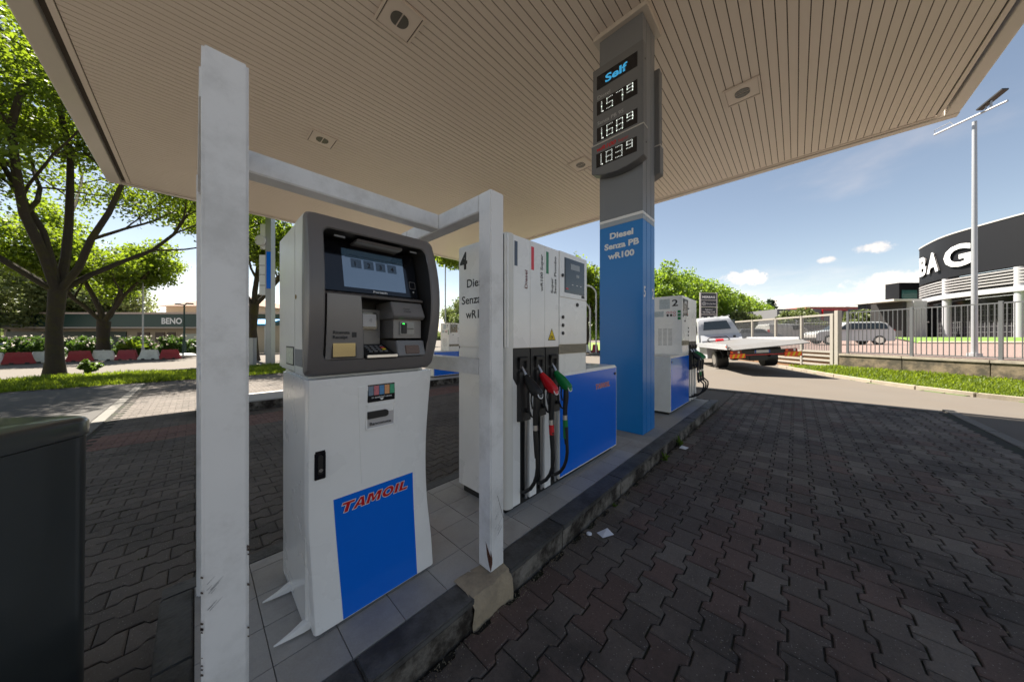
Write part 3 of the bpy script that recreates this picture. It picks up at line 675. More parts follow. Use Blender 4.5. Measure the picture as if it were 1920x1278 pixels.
        text('lettering', {0: 'B7', 1: 'E5', 2: 'E5'}[k], whitet, nb, (xc-.011, -.1955, .932), (1, 0, 0), (0, .25, .80), .012, width=.022, bold=.02)
        MB().tube([(xc, -.150, .950), (xc, -.150, .86), (xc, -.142, .78), (xc, -.140, .70)], [.021, .024, .021, .019], 12).build('nozzle_grip', black, d, smooth=True)
        MB().tube([(xc, -.085, .99), (xc, -.065, .92), (xc, -.070, .82), (xc, -.10, .76), (xc, -.135, .755)], .008, 8).build('hand_guard', black, d, smooth=True)
        MB().tube([(xc, -.105, .965), (xc, -.098, .88), (xc, -.112, .82)], .006, 8).build('trigger', black, d, smooth=True)
        sl = c if k != 0 else black
        MB().tube([(xc, -.140, .70), (xc, -.142, .66)], .021, 14).build('swivel', metal, d, smooth=True)
        MB().tube([(xc, -.142, .66), (xc, -.147, .58 if k != 2 else .50)], .0215 if k else .020, 14).build('hose_sleeve', sl, d, smooth=True)
        MB().tube([(xc, -.147, .60), (xc, -.152, .50), (xc, -.155, .45)], [.021, .019, .017], 12).build('bend_guard', black, d, smooth=True)
        hp = [(xc, -.152, .52), (xc, -.160, .44), (xc, -.162, .38), (xc, -.152, .31), (xc, -.128, .245), (xc, -.09, .19), (xc, -.04, .150), (xc, .01, .13), (xc, .04, .12)]
        if flip: hp = [(xc, a*1.5, z) for _, a, z in hp]; hp[0] = (xc, -.152, .52)
        MB().tube(hp, .0145, 12).build('hose', black, d, smooth=True)
    # electronics head
    B(MB(), .698, 1.205, .008, .62, 1.04, 2.195).build('electronics_head', white, d, bevel=.006)
    dr = B(MB(), .700, 1.203, -.004, .01, 1.762, 2.192).build('display_door', white, d, bevel=.003)
    B(MB(), .700, 1.203, -.002, .01, 1.317, 1.755).build('service_door', white, d, bevel=.003)
    B(MB(), .780, 1.150, -.0065, .0, 1.808, 2.145).build('display_frame', blackg, dr, bevel=.002)
    B(MB(), .795, 1.138, -.0085, -.004, 1.825, 2.13).build('display_window', mat('display glass', (.012, .013, .015), .07, spec=.8), dr)
    B(MB(), .885, 1.052, -.0095, -.006, 2.043, 2.100).build('price_display', mat('display panel', (.30, .32, .33), .25), dr)
    B(MB(), .985, 1.04, -.0095, -.006, 1.975, 2.005).build('price_display', mat('display panel', (.30, .32, .33), .25), dr)
    for xx in (.90, .985, 1.06): B(MB(), xx, xx+.03, -.0095, -.006, 1.892, 1.898).build('display_mark', whitet, dr)
    B(MB(), .80, .845, -.0095, -.006, 1.838, 1.856).build('display_badge', red, dr, bevel=.003)
    B(MB(), 1.094, 1.15, -.0065, .0, 1.780, 1.806).build('door_tag', blackt, dr)
    cyl((X(.745), -.004, 1.965), (0, -1, 0), .016, .012, 14).build('door_knob', black, dr, bevel=.002)
    cyl((X(1.01), -.002, 1.705), (0, -1, 0), .019, .012, 14).build('service_lock', black, d, bevel=.002)
    for z in (1.571, 1.494, 1.419): cyl((X(.754), -.002, z), (0, -1, 0), .017, .012, 14).build('push_button', darkp, d, bevel=.003)
    gm = mat('perforated brass tone grille', (.42, .37, .28), .5, metal=.3); gd = B(MB(), .700, 1.195, -.003, .0085, 1.222, 1.312).build('vent_grille', gm, d)
    gh = MB()
    for i in range(44):
        for j in range(7):
            x = .708+i*.0110+(j % 2)*.0055; z = 1.230+j*.012
            gh.add([(X(x), -.0036, z), (X(x+.0075), -.0036, z), (X(x+.0075), -.0036, z+.0075), (X(x), -.0036, z+.0075)], [(0, 1, 2, 3)])
    gh.build('vent_holes', blackt, gd)
    B(MB(), .698, 1.19, .0, .01, 1.046, 1.218).build('lower_panel', white, d, bevel=.002)
    # hydraulic cabinet
    q = [(.700, .050), (1.935, .050), (1.935, 1.00), (1.925, 1.030), (1.900, 1.042), (.700, 1.042)]
    MB().prism([(X(a), b) for a, b in q], 'y', .004, .62).build('cabinet', white if not flip else offw, d, bevel=.006)
    cp_ = B(MB(), .702, 1.925, -.002, .006, .058, 1.022).build('cabinet_door', white, d, bevel=.002)
    B(MB(), .706, 1.912, -.0045, -.001, .070, 1.010).build('blue_panel', blue, cp_)
    a, b = (.53, .90) if flip else (1.378, 1.749)
    if not flip:
        wordmark(cp_, (a, -.0048, .806), (1, 0, 0), (0, 0, 1), .371, .056, blue)
    cyl((X(1.875), -.004, .94), (0, -1, 0), .017, .010, 14).build('cabinet_lock', black, cp_, bevel=.002)
    if flip:                                     # end of the head that faces the column: number, stickers, vents
        xe = X(1.205)-.001
        YT = lambda s, y0, z, h, w_, par=d, m_=blackt: text('lettering', s, m_, par, (xe, y0, z), (0, -1, 0), (0, 0, 1), h, width=w_, bold=.02)
        YT(num, .177, 1.995, .13, .11)
        MB().box(xe-.001, xe+.002, .215, .41, 1.945, 2.14).build('notice_sheet', mat('printed sheet', (.50, .56, .58), .5, var=.5, vscale=45), d)
        MB().box(xe-.001, xe+.002, .33, .50, 1.79, 1.90).build('notice_sheet', mat('printed sheet', (.50, .56, .58), .5), d)
        for i in range(3):
            for j in range(2):
                cyl((xe, .13+.062*i, 1.87-.055*j), (-1, 0, 0), .024, .002, 18).build('safety_sticker', red if not (j and i) else blackt, d)
                if not (j and i): cyl((xe-.002, .13+.062*i, 1.87-.055*j), (-1, 0, 0), .017, .001, 18).build('sticker_face', whitet, d)
        for z in (1.855, 1.79, 1.725): MB().box(xe-.0015, xe+.001, .02, .075, z, z+.052).build('fuel_stripe', green, d)
        for i in range(3):
            for j in range(14):
                MB().box(xe-.002, xe+.002, .175+.095*i, .245+.095*i, 1.22+j*.0245, 1.231+j*.0245).build('louvre', mat('louvre grey', (.42, .42, .41), .5), d)
    else:
        xe = .0035
        TT = lambda s, y0, z, h, w_, bo=.015: text('lettering', s, blackt, d, (xe, y0, z), (0, -1, 0), (0, 0, 1), h, width=w_, bold=bo)
        TT(num, .595, 1.985, .150, .105, .03); TT('Diesel', .494, 1.815, .073, .27); TT('Senza PB', .568, 1.672, .073, .42); TT('wR100', .510, 1.545, .073, .30)
    return d
d4 = dispenser('4', (1.640, 1.607, IZ), False, 'nearest fuel dispenser marked 4 with black, red and green nozzles beside the payment terminal', (black, red, green))
d2 = dispenser('2', (5.745, 1.602, IZ), True, 'fuel dispenser marked 2 with green nozzles beyond the blue column', (green, green, black), fuels=False)
d7 = dispenser('7', (6.47, 10.4, -.06), True, 'fuel dispenser marked 7 on the lower far island, seen past the terminal', (green, green, black), fuels=False)

# ------------------------------------------------------------------ blue column and price signs
cb = thing('canopy_column', 'blue and grey canopy column lettered Diesel Senza PB wR100', 'column', (4.6, 1.9, IZ)); org((4.6, 1.9, IZ))
cx0, cx1, cy0, cy1 = 4.338, 4.822, 1.567, 2.222
def colsec(z0, z1, m_, name, e=0.):
    g = [(4.338, 1.567), (4.470, 1.567), (4.474, 1.575), (4.482, 1.575), (4.486, 1.567), (4.655, 1.567), (4.659, 1.575), (4.667, 1.575), (4.671, 1.567), (4.822, 1.567), (4.822, 2.222), (4.338, 2.222)]
    cxm, cym = 4.58, 1.9
    g = [(x+e*(1 if x > cxm else -1), y+e*(1 if y > cym else -1)) for x, y in g]
    return MB().prism(g, 'z', z0, z1).build(name, m_, cb, bevel=.002)
lowc = colsec(IZ, 3.218, colblue, 'blue_cladding'); colsec(3.22, 3.288, mat('column mid grey', lin('9aa2aa'), .4), 'grey_band'); colsec(3.29, 3.330, whitet, 'white_band', .002)
colsec(3.332, 6.128, grey, 'grey_cladding')
MB().box(4.27, 4.89, 1.49, 2.30, 6.13, 6.20).build('head_plate', mat('canopy cream', (.55, .50, .44), .5), cb, bevel=.004)
for s, y0, z, w_ in (('Diesel', 2.055, 3.03, .355), ('Senza PB', 2.143, 2.875, .525), ('wR100', 2.085, 2.725, .40)):
    text('lettering', s, whitet, lowc, (4.337, y0, z), (0, -1, 0), (0, 0, 1), .088, width=w_, bold=.042)
text('lettering', '5', whitet, lowc, (4.375, 1.566, 2.12), (1, 0, 0), (0, 0, 1), .155, width=.07, bold=.02)
text('lettering', '2', whitet, lowc, (4.71, 1.566, 2.12), (1, 0, 0), (0, 0, 1), .155, width=.08, bold=.02)
SEG = {'0': 'abcdef', '1': 'bc', '2': 'abged', '3': 'abgcd', '5': 'afgcd', '6': 'afgedc', '7': 'abc', '8': 'abcdefg', '9': 'abcdfg'}
def price_sign(loc, rz, label):
    ps = thing('price_sign', label, 'price sign', loc, rz, 'price signs on the canopy column'); org((0, 0, 0))
    # local: face looks along -X, y 0 (left) .. -.76 (right), z 0 .. 1.6
    MB().box(-.136, -.002, -.752, 0, .42, 1.585).build('sign_body', signgrey, ps, bevel=.008)
    lo = [(-.0, .0), (-.0, .41), (-.78, .41), (-.78, -.02), (-.60, -.075), (-.4, -.088), (-.2, -.075)]
    q = [(.012+y*1.0, z) for y, z in [(0, .0), (0, .415), (-.778, .415), (-.778, -.005), (-.68, -.045), (-.54, -.075), (-.39, -.088), (-.22, -.072), (-.10, -.04)]]
    lw_ = MB().prism(q, 'x', -.156, -.002).build('lower_section', signgrey, ps, bevel=.006)
    MB().box(-.160, 0, -.770, .016, .412, .428).build('trim', mat('pale trim', (.5, .48, .45), .4), ps, bevel=.002)
    for z, xf in ((1.255, -.137), (.870, -.137), (.470, -.137), (.070, -.157)):
        MB().box(xf-.003, xf+.002, -.676, -.070, z, z+.205).build('display_panel', blackg, ps)
    text('lettering', 'Self', ledb, ps, (-.1412, -.205, 1.295), (0, -1, 0), (0, 0, 1), .115, width=.33, bold=.03)
    dm = MB()
    def digit(ch, y, z, hw, hh, xf):
        pts = {'a': [(t, 1) for t in (0, .25, .5, .75, 1)], 'g': [(t, .5) for t in (0, .25, .5, .75, 1)], 'd': [(t, 0) for t in (0, .25, .5, .75, 1)],
               'b': [(1, .5+.125*k) for k in range(5)], 'c': [(1, .125*k) for k in range(5)], 'f': [(0, .5+.125*k) for k in range(5)], 'e': [(0, .125*k) for k in range(5)]}
        for s in SEG[ch]:
            for a, b in pts[s]:
                for q_ in (0, 1):
                    cy = y-a*hw-(0 if s in 'agd' else .008*q_); cz = z+b*hh+(.008*q_ if s in 'agd' else 0)
                    dm.add([(xf, cy, cz), (xf, cy-.0065, cz), (xf, cy-.0065, cz+.0065), (xf, cy, cz+.0065)], [(0, 1, 2, 3)])
    for pr_, z, xf in (('1579', .870, -.1415), ('1689', .470, -.1415), ('1839', .070, -.1615)):
        digit(pr_[0], -.095, z+.022, .045, .15, xf); dm.box(xf-.0002, xf+.0002, -.176, -.158, z+.014, z+.032)
        digit(pr_[1], -.225, z+.022, .085, .15, xf); digit(pr_[2], -.375, z+.022, .085, .15, xf); digit(pr_[3], -.530, z+.085, .075, .095, xf)
    dm.build('led_digits', led, ps)
    gt = mat('pale grey print', (.42, .42, .42), .5)
    text('lettering', 'Diesel', gt, ps, (-.1375, -.080, 1.108), (0, -1, 0), (0, 0, 1), .055, width=.20)
    text('lettering', 'Senza PB 95', gt, ps, (-.1375, -.080, .718), (0, -1, 0), (0, 0, 1), .055, width=.40)
    text('lettering', 'wR100', redt, ps, (-.1575, -.080, .310), (0, -1, 0), (0, 0, 1), .058, width=.30, bold=.03, shear=.3)
    text('lettering', 'Super', redt, ps, (-.1575, -.41, .312), (0, -1, 0), (0, 0, 1), .045, width=.15)
    for z in (1.36, .20): cyl((-.06, -.7525 if z > 1 else -.7665, z), (0, -1, 0), .012, .004, 10).build('side_screw', blackt, ps)
    return ps
p1 = price_sign((4.336, 2.265, 4.03), 0, 'price sign showing Self 1.579 1.689 1.839 on the near column face')
p2 = copy_tree(p1); p2.location = (4.824, 1.50, 4.03); p2.rotation_euler = (0, 0, math.pi)
p2['label'] = 'price sign on the far side of the blue column, seen edge-on'

# ------------------------------------------------------------------ canopy
CZ = 6.2; X0, X1, Y0, Y1 = -1.81, 11.04, -2.46, 14.9
cream = mat('cream soffit sheet', (.70, .615, .54), .42, var=.04, vscale=.8, coat=.05)
creamd = mat('soffit groove', (.045, .033, .024), .8)
cn = thing('station_canopy', 'wide flat cream slatted canopy roof over the fuel pumps', 'canopy', ((X0+X1)/2, (Y0+Y1)/2, CZ)); org(((X0+X1)/2, (Y0+Y1)/2, CZ))
MB().box(X0+.3, X1-.3, Y0+.3, Y1-.3, CZ+.02, CZ+.5).build('roof_box', creamd, cn)
SX0, SX1, SY0, SY1 = X0+.47, X1-.30, Y0+.33, Y1-.33
nsl = int(round((SY1-SY0)/.1235)); wsl = (SY1-SY0)/nsl
me0 = None
for i in range(nsl):
    y = SY0+i*wsl
    if me0 is None:
        s_ = MB().box(SX0, SX1, y, y+wsl-.011, CZ, CZ+.014).build('soffit_slat', cream, cn, bevel=.0025); me0 = s_.data; y00 = y
    else:
        s_ = bpy.data.objects.new('soffit_slat', me0); COL.objects.link(s_); s_.parent = cn; s_.location = (0, y-y00, 0)
def fascia(x0, x1, y0, y1): MB().box(x0, x1, y0, y1, CZ-.012, CZ+.02).build('soffit_trim', cream, cn, bevel=.003)
# inner trim strips
fascia(SX0-.09, SX0-.012, SY0-.09, SY1+.09); fascia(SX1+.012, SX1+.07, SY0-.09, SY1+.09); fascia(SX0-.01, SX1+.01, SY0-.085, SY0-.02); fascia(SX0-.01, SX1+.01, SY1+.005, SY1+.085)
# outer edge beams with fascia
edge = mat('cream fascia sheet', (.58, .53, .47), .35, var=.04, coat=.2)
def edgebeam(axis, a, b, c, inward):
    z = CZ; t = .27 if axis == 'y' and inward > 0 else .20
    pr_ = [(c+inward*t, z-.03), (c+inward*.02, z-.03), (c, z-.01), (c-inward*.0, z+.62), (c+inward*t, z+.62)]
    m_ = MB()
    if axis == 'y': m_.prism(pr_, 'y', a, b)
    else: m_.prism(pr_, 'x', a, b)
    return m_
edgebeam('y', Y0, Y1, X0, 1).build('edge_beam', edge, cn, bevel=.008)
edgebeam('y', Y0, Y1, X1, -1).build('edge_beam', edge, cn, bevel=.008)
edgebeam('x', X0+.28, X1-.21, Y0, 1).build('edge_beam', edge, cn, bevel=.008)
edgebeam('x', X0+.28, X1-.21, Y1, -1).build('edge_beam', edge, cn, bevel=.008)
lensm = mat('smoked lamp lens', (.09, .085, .07), .25, spec=.6)
lab = {(0, 0): None, (0, 1): 'square ceiling light at the top of the photo, nearest the camera', (0, 2): 'square ceiling light above the guard frame beam', (1, 0): 'square ceiling light right of the price sign',
       (1, 1): 'square ceiling light just left of the price sign', (1, 2): 'square ceiling light in the far left part of the canopy'}
for i, x in enumerate((2.06, 7.16)):
    for j, y in enumerate((.74, 4.22, 8.12)):
        if not lab[(i, j)]: continue
        org((0, 0, 0))
        cl_ = thing('ceiling_light', lab[(i, j)], 'ceiling light', (x, y, CZ), group='unlit lights set in the canopy')
        h = .275
        fr_ = MB(); fr_.box(-h, h, -h, -h+.03, -.02, .0); fr_.box(-h, h, h-.03, h, -.02, .0); fr_.box(-h, -h+.03, -h+.03, h-.03, -.02, 0); fr_.box(h-.03, h, -h+.03, h-.03, -.02, 0)
        fr_.build('frame', cream, cl_, bevel=.003)
        MB().box(-h+.045, h-.045, -h+.034, h-.034, -.012, -.002).build('cover_plate', cream, cl_, bevel=.002)
        MB().box(-h+.03, h-.03, -h+.03, h-.03, -.004, 0.005).build('shadow_gap', creamd, cl_)
        for sgn in (-1, 1):
            pts_ = [(sgn*(.010+.115*math.cos(R(a))**.8), .115*math.sin(R(a))) for a in range(-90, 91, 12)]
            MB().prism(pts_, 'z', -.017, -.012).build('lens', lensm, cl_)

# ------------------------------------------------------------------ litter bin at the left edge
org((0, 0, 0))
bn = thing('litter_bin', 'dark green-black metal litter bin at the head of the island', 'litter bin', (-.283, 2.262, 0), math.atan2(.8, .6))
binm = mat('black-green powder coat', (.026, .031, .033), .32, coat=.3, var=.1, vscale=3, rvar=.15)
def rr2(x0, x1, y0, y1, r, z, n=8):
    P = []
    for cx, cy, a0 in ((x1-r, y0+r, -90), (x1-r, y1-r, 0), (x0+r, y1-r, 90), (x0+r, y0+r, 180)):
        P += [(cx+r*math.cos(R(a0+90*i/n)), cy+r*math.sin(R(a0+90*i/n)), z) for i in range(n+1)]
    return P
MB().loft([rr2(-.95, -.012, .012, .50, .085, .0), rr2(-.95, -.006, .006, .50, .09, 1.118)]).build('body', binm, bn, smooth=True)
MB().loft([rr2(-.94, -.02, .02, .49, .085, 1.116), rr2(-.94, -.02, .02, .49, .085, 1.124)]).build('seam', blackt, bn)
MB().loft([rr2(-.955, 0, 0, .505, .09, 1.123), rr2(-.955, 0, 0, .505, .09, 1.178), rr2(-.945, -.008, .008, .497, .085, 1.192), rr2(-.93, -.022, .022, .48, .075, 1.198), rr2(-.60, -.30, .20, .30, .05, 1.204)]).build('lid', binm, bn, smooth=True)
MB().box(.002, .016, .10, .14, 1.02, 1.06).box(.002, .008, .09, .20, .1, 1.0).build('latch', black, bn)

# ------------------------------------------------------------------ litter on the ground
org((0, 0, 0))
m = MB().add([(-.06, -.035, .012), (.055, -.045, .004), (.065, .03, .012), (-.045, .04, .006), (0, 0, .014)], [(0, 1, 4), (1, 2, 4), (2, 3, 4), (3, 0, 4)])
o = m.build('paper_scrap', mat('white paper', (.72, .74, .8), .7, var=.1, vscale=60)); o.location = (2.20, 1.085, .002); o.rotation_euler = (0, 0, R(-15)); tag(o, 'white rectangular receipt lying on the pavers beside the kerb', 'paper')
m = MB().loft(sphere_pts((0, 0, .012), .022, 5, .5)); o = m.build('paper_scrap', MATS['white paper']); o.location = (2.11, 1.17, 0); tag(o, 'small crumpled white scrap beside the receipt near the kerb', 'paper')
m = MB().add([(-.07, -.04, .010), (.06, -.05, .004), (.07, .04, .012), (-.05, .05, .004)], [(0, 1, 2, 3)]); o = m.build('paper_scrap', MATS['white paper']); o.location = (4.66, 1.13, .003); tag(o, 'white card lying by the kerb opposite the blue column', 'paper')
weedm = leafmat('weed leaf', (.05, .09, .012), (.10, .16, .02), (.16, .26, .03), 6.)
def leaves(name, pts, size, m_, parent=None, seed=0, aspect=1.6, up=0., kind=None):
    P = np.array(pts, dtype=float); n = len(P); rs = np.random.RandomState(seed)
    d = rs.normal(size=(n, 3)); d[:, 2] += up; d /= np.linalg.norm(d, axis=1)[:, None]
    a = np.cross(d, rs.normal(size=(n, 3))); a /= np.linalg.norm(a, axis=1)[:, None]
    s = (size*rs.uniform(.6, 1.3, n))[:, None]
    d = d*s*aspect/2; a = a*s/2
    V = np.stack([P-d, P+a*.9-d*.1, P+d, P-a*.9-d*.1], 1).reshape(-1, 3)
    if parent is not None: V = V - np.array(parent.location[:])
    me = bpy.data.meshes.new(name); me.vertices.add(n*4); me.vertices.foreach_set('co', V.ravel())
    me.loops.add(n*4); me.loops.foreach_set('vertex_index', np.arange(n*4)); me.polygons.add(n)
    me.polygons.foreach_set('loop_start', np.arange(0, n*4, 4)); me.polygons.foreach_set('loop_total', np.full(n, 4))
    me.update(); me.materials.append(m_)
    o = bpy.data.objects.new(name, me); COL.objects.link(o)
    if parent is not None: o.parent = parent
    if kind: o['kind'] = kind
    return o
for i, (x, y, s, l) in enumerate(((4.05, 1.19, .05, 'small weed in the kerb gutter nearest the camera'), (4.75, 1.20, .06, 'small weed at the kerb just past the white card'), (2.62, 1.20, .02, 'tiny weed sprouting at the kerb opposite dispenser 4'))):
    rs = np.random.RandomState(i); pts = rs.normal(size=(26, 3))*[s*.5, s*.3, s*.45]+[x, y, s*.7]; pts[:, 2] = np.abs(pts[:, 2])
    tag(leaves('weed', pts, s*.55, weedm, seed=i, aspect=2.6, up=1.2), l, 'weed', 'weeds in the kerb gutter')

# ------------------------------------------------------------------ vegetation helpers
bark = mat('mossy plane bark', (.036, .028, .020), .95, var=.35, vscale=7, bump=.9, bscale=12, dirt=.7, dirtcol=(.055, .048, .006), dscale=1.3)
barkd = mat('dark bark', (.045, .038, .030), .95, var=.3, vscale=6, bump=.8, bscale=14)
lf_plane = leafmat('plane tree leaf', (.035, .080, .008), (.115, .17, .014), (.30, .41, .022), .45, .5)
lf_row = leafmat('clipped lime leaf', (.055, .120, .010), (.16, .25, .02), (.34, .50, .03), .8, .42)
lf_pale = leafmat('pale tree leaf', (.09, .12, .035), (.17, .20, .07), (.24, .30, .08), .5, .35)
lf_dark = leafmat('conifer needle', (.012, .035, .014), (.03, .065, .025), (.04, .08, .03), .8, .2)
lf_hedge = leafmat('rose leaf', (.030, .075, .012), (.07, .13, .02), (.14, .25, .03), 1.2, .35)
lf_grass = leafmat('grass blade', (.055, .100, .007), (.16, .20, .013), (.32, .42, .025), .9, .5)
def tree(name, label, pos, limbs, r0, fork, leafm, nleaf, lsize, seed, group=None, barkm=None, spread=1.5, per=None):
    """limbs: list of (direction, length, radius, lean-out) from the fork; crown leaves sit round the outer twigs"""
    rs = random.Random(seed); t = thing(name, label, 'tree', pos, group=group)
    org(pos); P = Vector(pos); tips = []
    tr = MB(); pts = [P+Vector((0, 0, -.3)), P+Vector((0, 0, .15)), P+Vector((.03*r0, 0, .7)), P+Vector((rs.uniform(-.15, .15), rs.uniform(-.1, .1), fork*.55)), P+Vector((rs.uniform(-.1, .1), 0, fork))]
    tr.tube(pts, [r0*1.75, r0*1.4, r0*1.12, r0*.96, r0*1.08], 16)
    top = pts[-1]
    def grow(m_, p, d, ln, r, depth):
        n = 6; q = [p]; rr_ = [r]; dd = d.normalized()
        for i in range(n):
            dd = (dd + Vector((rs.gauss(0, .13), rs.gauss(0, .13), rs.gauss(.035, .08)))).normalized()
            q.append(q[-1]+dd*ln/n); rr_.append(r*(1-.62*(i+1)/n))
        m_.tube(q, rr_, 8 if depth < 2 else 5)
        if depth >= 2:
            tips.extend([(a, .9) for a in q[2:]])
        if depth < 3 and ln > .8:
            k = 4 if depth == 0 else 4
            for j in range(k):
                i = min(n, 2+int(j*(n-1)/k)+rs.randint(0, 1)); ax = Vector((rs.gauss(0, 1), rs.gauss(0, 1), rs.gauss(.15, .55))).normalized()
                nd = (q[i]-q[i-1]).normalized()*.75+ax*.85
                grow(m_, q[i], nd, ln*rs.uniform(.42, .62), rr_[i]*.62, depth+1)
    for d, ln, r in limbs:
        lm = MB(); grow(lm, top+Vector((0, 0, -.15)), Vector(d), ln, r, 0); lm.build('branch', barkm or bark, t, smooth=True)
    tr.build('trunk', barkm or bark, t, smooth=True)
    T = np.array([a[:] for a, _ in tips]); rg = np.random.RandomState(seed)
    idx = rg.randint(0, len(T), nleaf)
    off = rg.normal(size=(nleaf, 3)); off /= np.linalg.norm(off, axis=1)[:, None]; off *= (rg.uniform(0, 1, nleaf)**.5)[:, None]*spread*np.array([1, 1, .62])
    # thin out by clump so that sky shows through
    keep = rg.uniform(size=len(T)) < .8
    pts_ = T[idx]+off; pts_ = pts_[keep[idx]]
    leaves('crown', pts_, lsize, leafm, t, seed, 1.35, up=-.1)
    return t
def blobs(name, label, cat, pos, size, leafm, n, ls, seed, trunk=0., clumps=40, group=None, low=0., kind_=None, sep_trunk=True):
    """crown or bush of leaf clumps on an ellipsoid of half-sizes `size` whose centre is above pos"""
    rg = np.random.RandomState(seed); t = thing(name, label, cat, pos, group=group); org(pos)
    c = np.array(pos)+[0, 0, low+size[2]]
    u = rg.normal(size=(clumps, 3)); u /= np.linalg.norm(u, axis=1)[:, None]; u *= rg.uniform(.45, .92, clumps)[:, None]
    cc = c+u*np.array(size); cr = rg.uniform(.20, .38, clumps)*min(size[0], size[2])
    k = rg.randint(0, clumps, n); o = rg.normal(size=(n, 3)); o /= np.linalg.norm(o, axis=1)[:, None]; o *= (rg.uniform(.35, 1.05, n))[:, None]
    P = cc[k]+o*cr[k][:, None]
    P = P[P[:, 2] > pos[2]+.02]
    leaves('crown' if trunk else 'foliage', P, ls, leafm, t, seed, 1.4)
    if trunk: MB().tube([Vector(pos)+Vector((0, 0, -.2)), Vector(pos)+Vector((0, 0, low*.6)), Vector(pos)+Vector((.1, 0, low+size[2]))], [trunk*1.3, trunk, trunk*.5], 10).build('trunk', barkd, t, smooth=True)
    else: MB().tube([Vector(pos)+Vector((0, 0, -.1)), Vector(pos)+Vector((0, 0, size[2]))], [.03, .015], 6).build('stem', barkd, t)
    return t
GL = -.3
# ------------------------------------------------------------------ left side: verge, plane trees
def blades(name, inside, n, box, zf, h, seed, lab=None, mt=None, flowers=0):
    rg = np.random.RandomState(seed); x = rg.uniform(box[0], box[1], n); y = rg.uniform(box[2], box[3], n)
    ok = np.array([inside(a, b) for a, b in zip(x, y)]); x, y = x[ok], y[ok]; n = len(x); z = np.array([zf(a, b) for a, b in zip(x, y)])
    cl = .55+.75*(np.sin(x*1.7+np.sin(y*2.3)*1.3)*np.sin(y*1.9+x*.6)*.5+.5)
    hh = h*rg.uniform(.5, 1.2, n)*cl; a = rg.uniform(0, 6.28, n); wd = .012+.012*rg.uniform(size=n)+h*.05
    dx, dy = np.cos(a)*wd, np.sin(a)*wd; lx, ly = rg.normal(0, .45, n)*hh, rg.normal(0, .45, n)*hh
    V = np.stack([np.stack([x-dx, y-dy, z-.01], 1), np.stack([x+dx, y+dy, z-.01], 1), np.stack([x+lx, y+ly, z+hh], 1)], 1).reshape(-1, 3)
    me = bpy.data.meshes.new(name); me.vertices.add(n*3); me.vertices.foreach_set('co', V.ravel()); me.loops.add(n*3); me.loops.foreach_set('vertex_index', np.arange(n*3))
    me.polygons.add(n); me.polygons.foreach_set('loop_start', np.arange(0, n*3, 3)); me.polygons.foreach_set('loop_total', np.full(n, 3)); me.update(); me.materials.append(mt or lf_grass)
    o = bpy.data.objects.new(name, me); COL.objects.link(o); o['kind'] = 'stuff'
    return tag(o, lab, 'grass')
org((0, 0, 0))
soil = mat('grassy soil', (.050, .075, .018), .95, var=.4, vscale=4, bump=.5, bscale=30)
MB().add([(-30, 19.05, GL-.02), (14, 18.95, GL-.02), (14, 24.3, GL-.02), (-30, 25.5, GL-.02)], [(0, 1, 2, 3)]).build('grass_verge', soil, kind='structure')
blades('grass', lambda x, y: True, 52000, (-14, 9, 19.1, 24.6), lambda x, y: GL-.02, .20, 7, 'sunlit grass verge between the far lane and the street')
ks = struct_empty('verge_kerb')
for i in range(14): MB().box(-15+i*2, -15+i*2+1.985, 18.86, 19.04, GL-.2, GL+.02).build('kerb_stone', kerbc, ks, bevel=.01)
tree('plane_tree', 'big mossy plane tree on the verge at the left edge, limbs under the canopy', (-4.6, 25.6, GL),
     [((-.62, .15, .75), 8.0, .15), ((-.16, -.15, 1.), 10.5, .19), ((.14, .1, 1.), 10.5, .18), ((.50, -.35, .85), 9.0, .15), ((.62, .25, .62), 8.0, .13), ((-.45, -.45, .9), 8.5, .14)],
     .25, 4.1, lf_plane, 86000, .125, 11, 'plane trees along the street', spread=1.0)
tree('plane_tree', 'second plane tree behind the barriers, right of the big mossy one', tuple(RF(-34.5, 25.3, GL)),
     [((-.6, .1, .8), 5.0, .18), ((0, -.2, 1.), 6.5, .2), ((.55, -.3, .8), 5.5, .17), ((.3, .5, .8), 5.0, .15)],
     .36, 3.2, lf_plane, 34000, .19, 12, 'plane trees along the street', spread=1.2)
tree('plane_tree', 'leafy plane tree seen between the front post and the terminal, behind the totem', (3.2, 31.5, GL),
     [((-.6, .1, .8), 5.5, .18), ((0, -.2, 1.), 6.5, .2), ((.6, -.3, .8), 5.5, .17), ((.2, .6, .7), 5.0, .15)], .30, 4.5, lf_plane, 36000, .18, 13, 'plane trees along the street', spread=1.25)
tree('plane_tree', 'plane tree whose leaves show between the terminal and dispenser 4', tuple(RF(-4.0, 29, GL)),
     [((-.6, -.1, .75), 5.0, .17), ((.1, -.2, 1.), 6.0, .2), ((.7, -.2, .6), 5.0, .16)], .26, 5.5, lf_plane, 26000, .2, 14, 'plane trees along the street', spread=1.2)
tree('plane_tree', 'bright green plane tree seen between dispenser 4 and the blue column', tuple(RF(8.6, 35, GL)),
     [((-.6, -.1, .75), 4.2, .17), ((.1, -.2, 1.), 4.8, .2), ((.7, -.2, .6), 4.2, .16), ((0, .6, .7), 4.0, .15)], .28, 3.6, lf_plane, 30000, .22, 15, 'plane trees along the street', spread=1.3)
tree('plane_tree', 'plane tree added off the left edge, for its shade and crown cover', (-13.5, 24.5, GL),  # extra tree beyond the left edge, added to cast shade and fill the crown
     [((-.5, .15, .8), 7.0, .2), ((.2, -.2, 1.), 9.0, .22), ((.6, -.1, .8), 8.5, .2), ((.3, -.6, .7), 7.5, .18), ((-.4, -.5, .8), 7, .18)], .34, 4.2, lf_plane, 42000, .17, 16, 'plane trees along the street', spread=1.1)
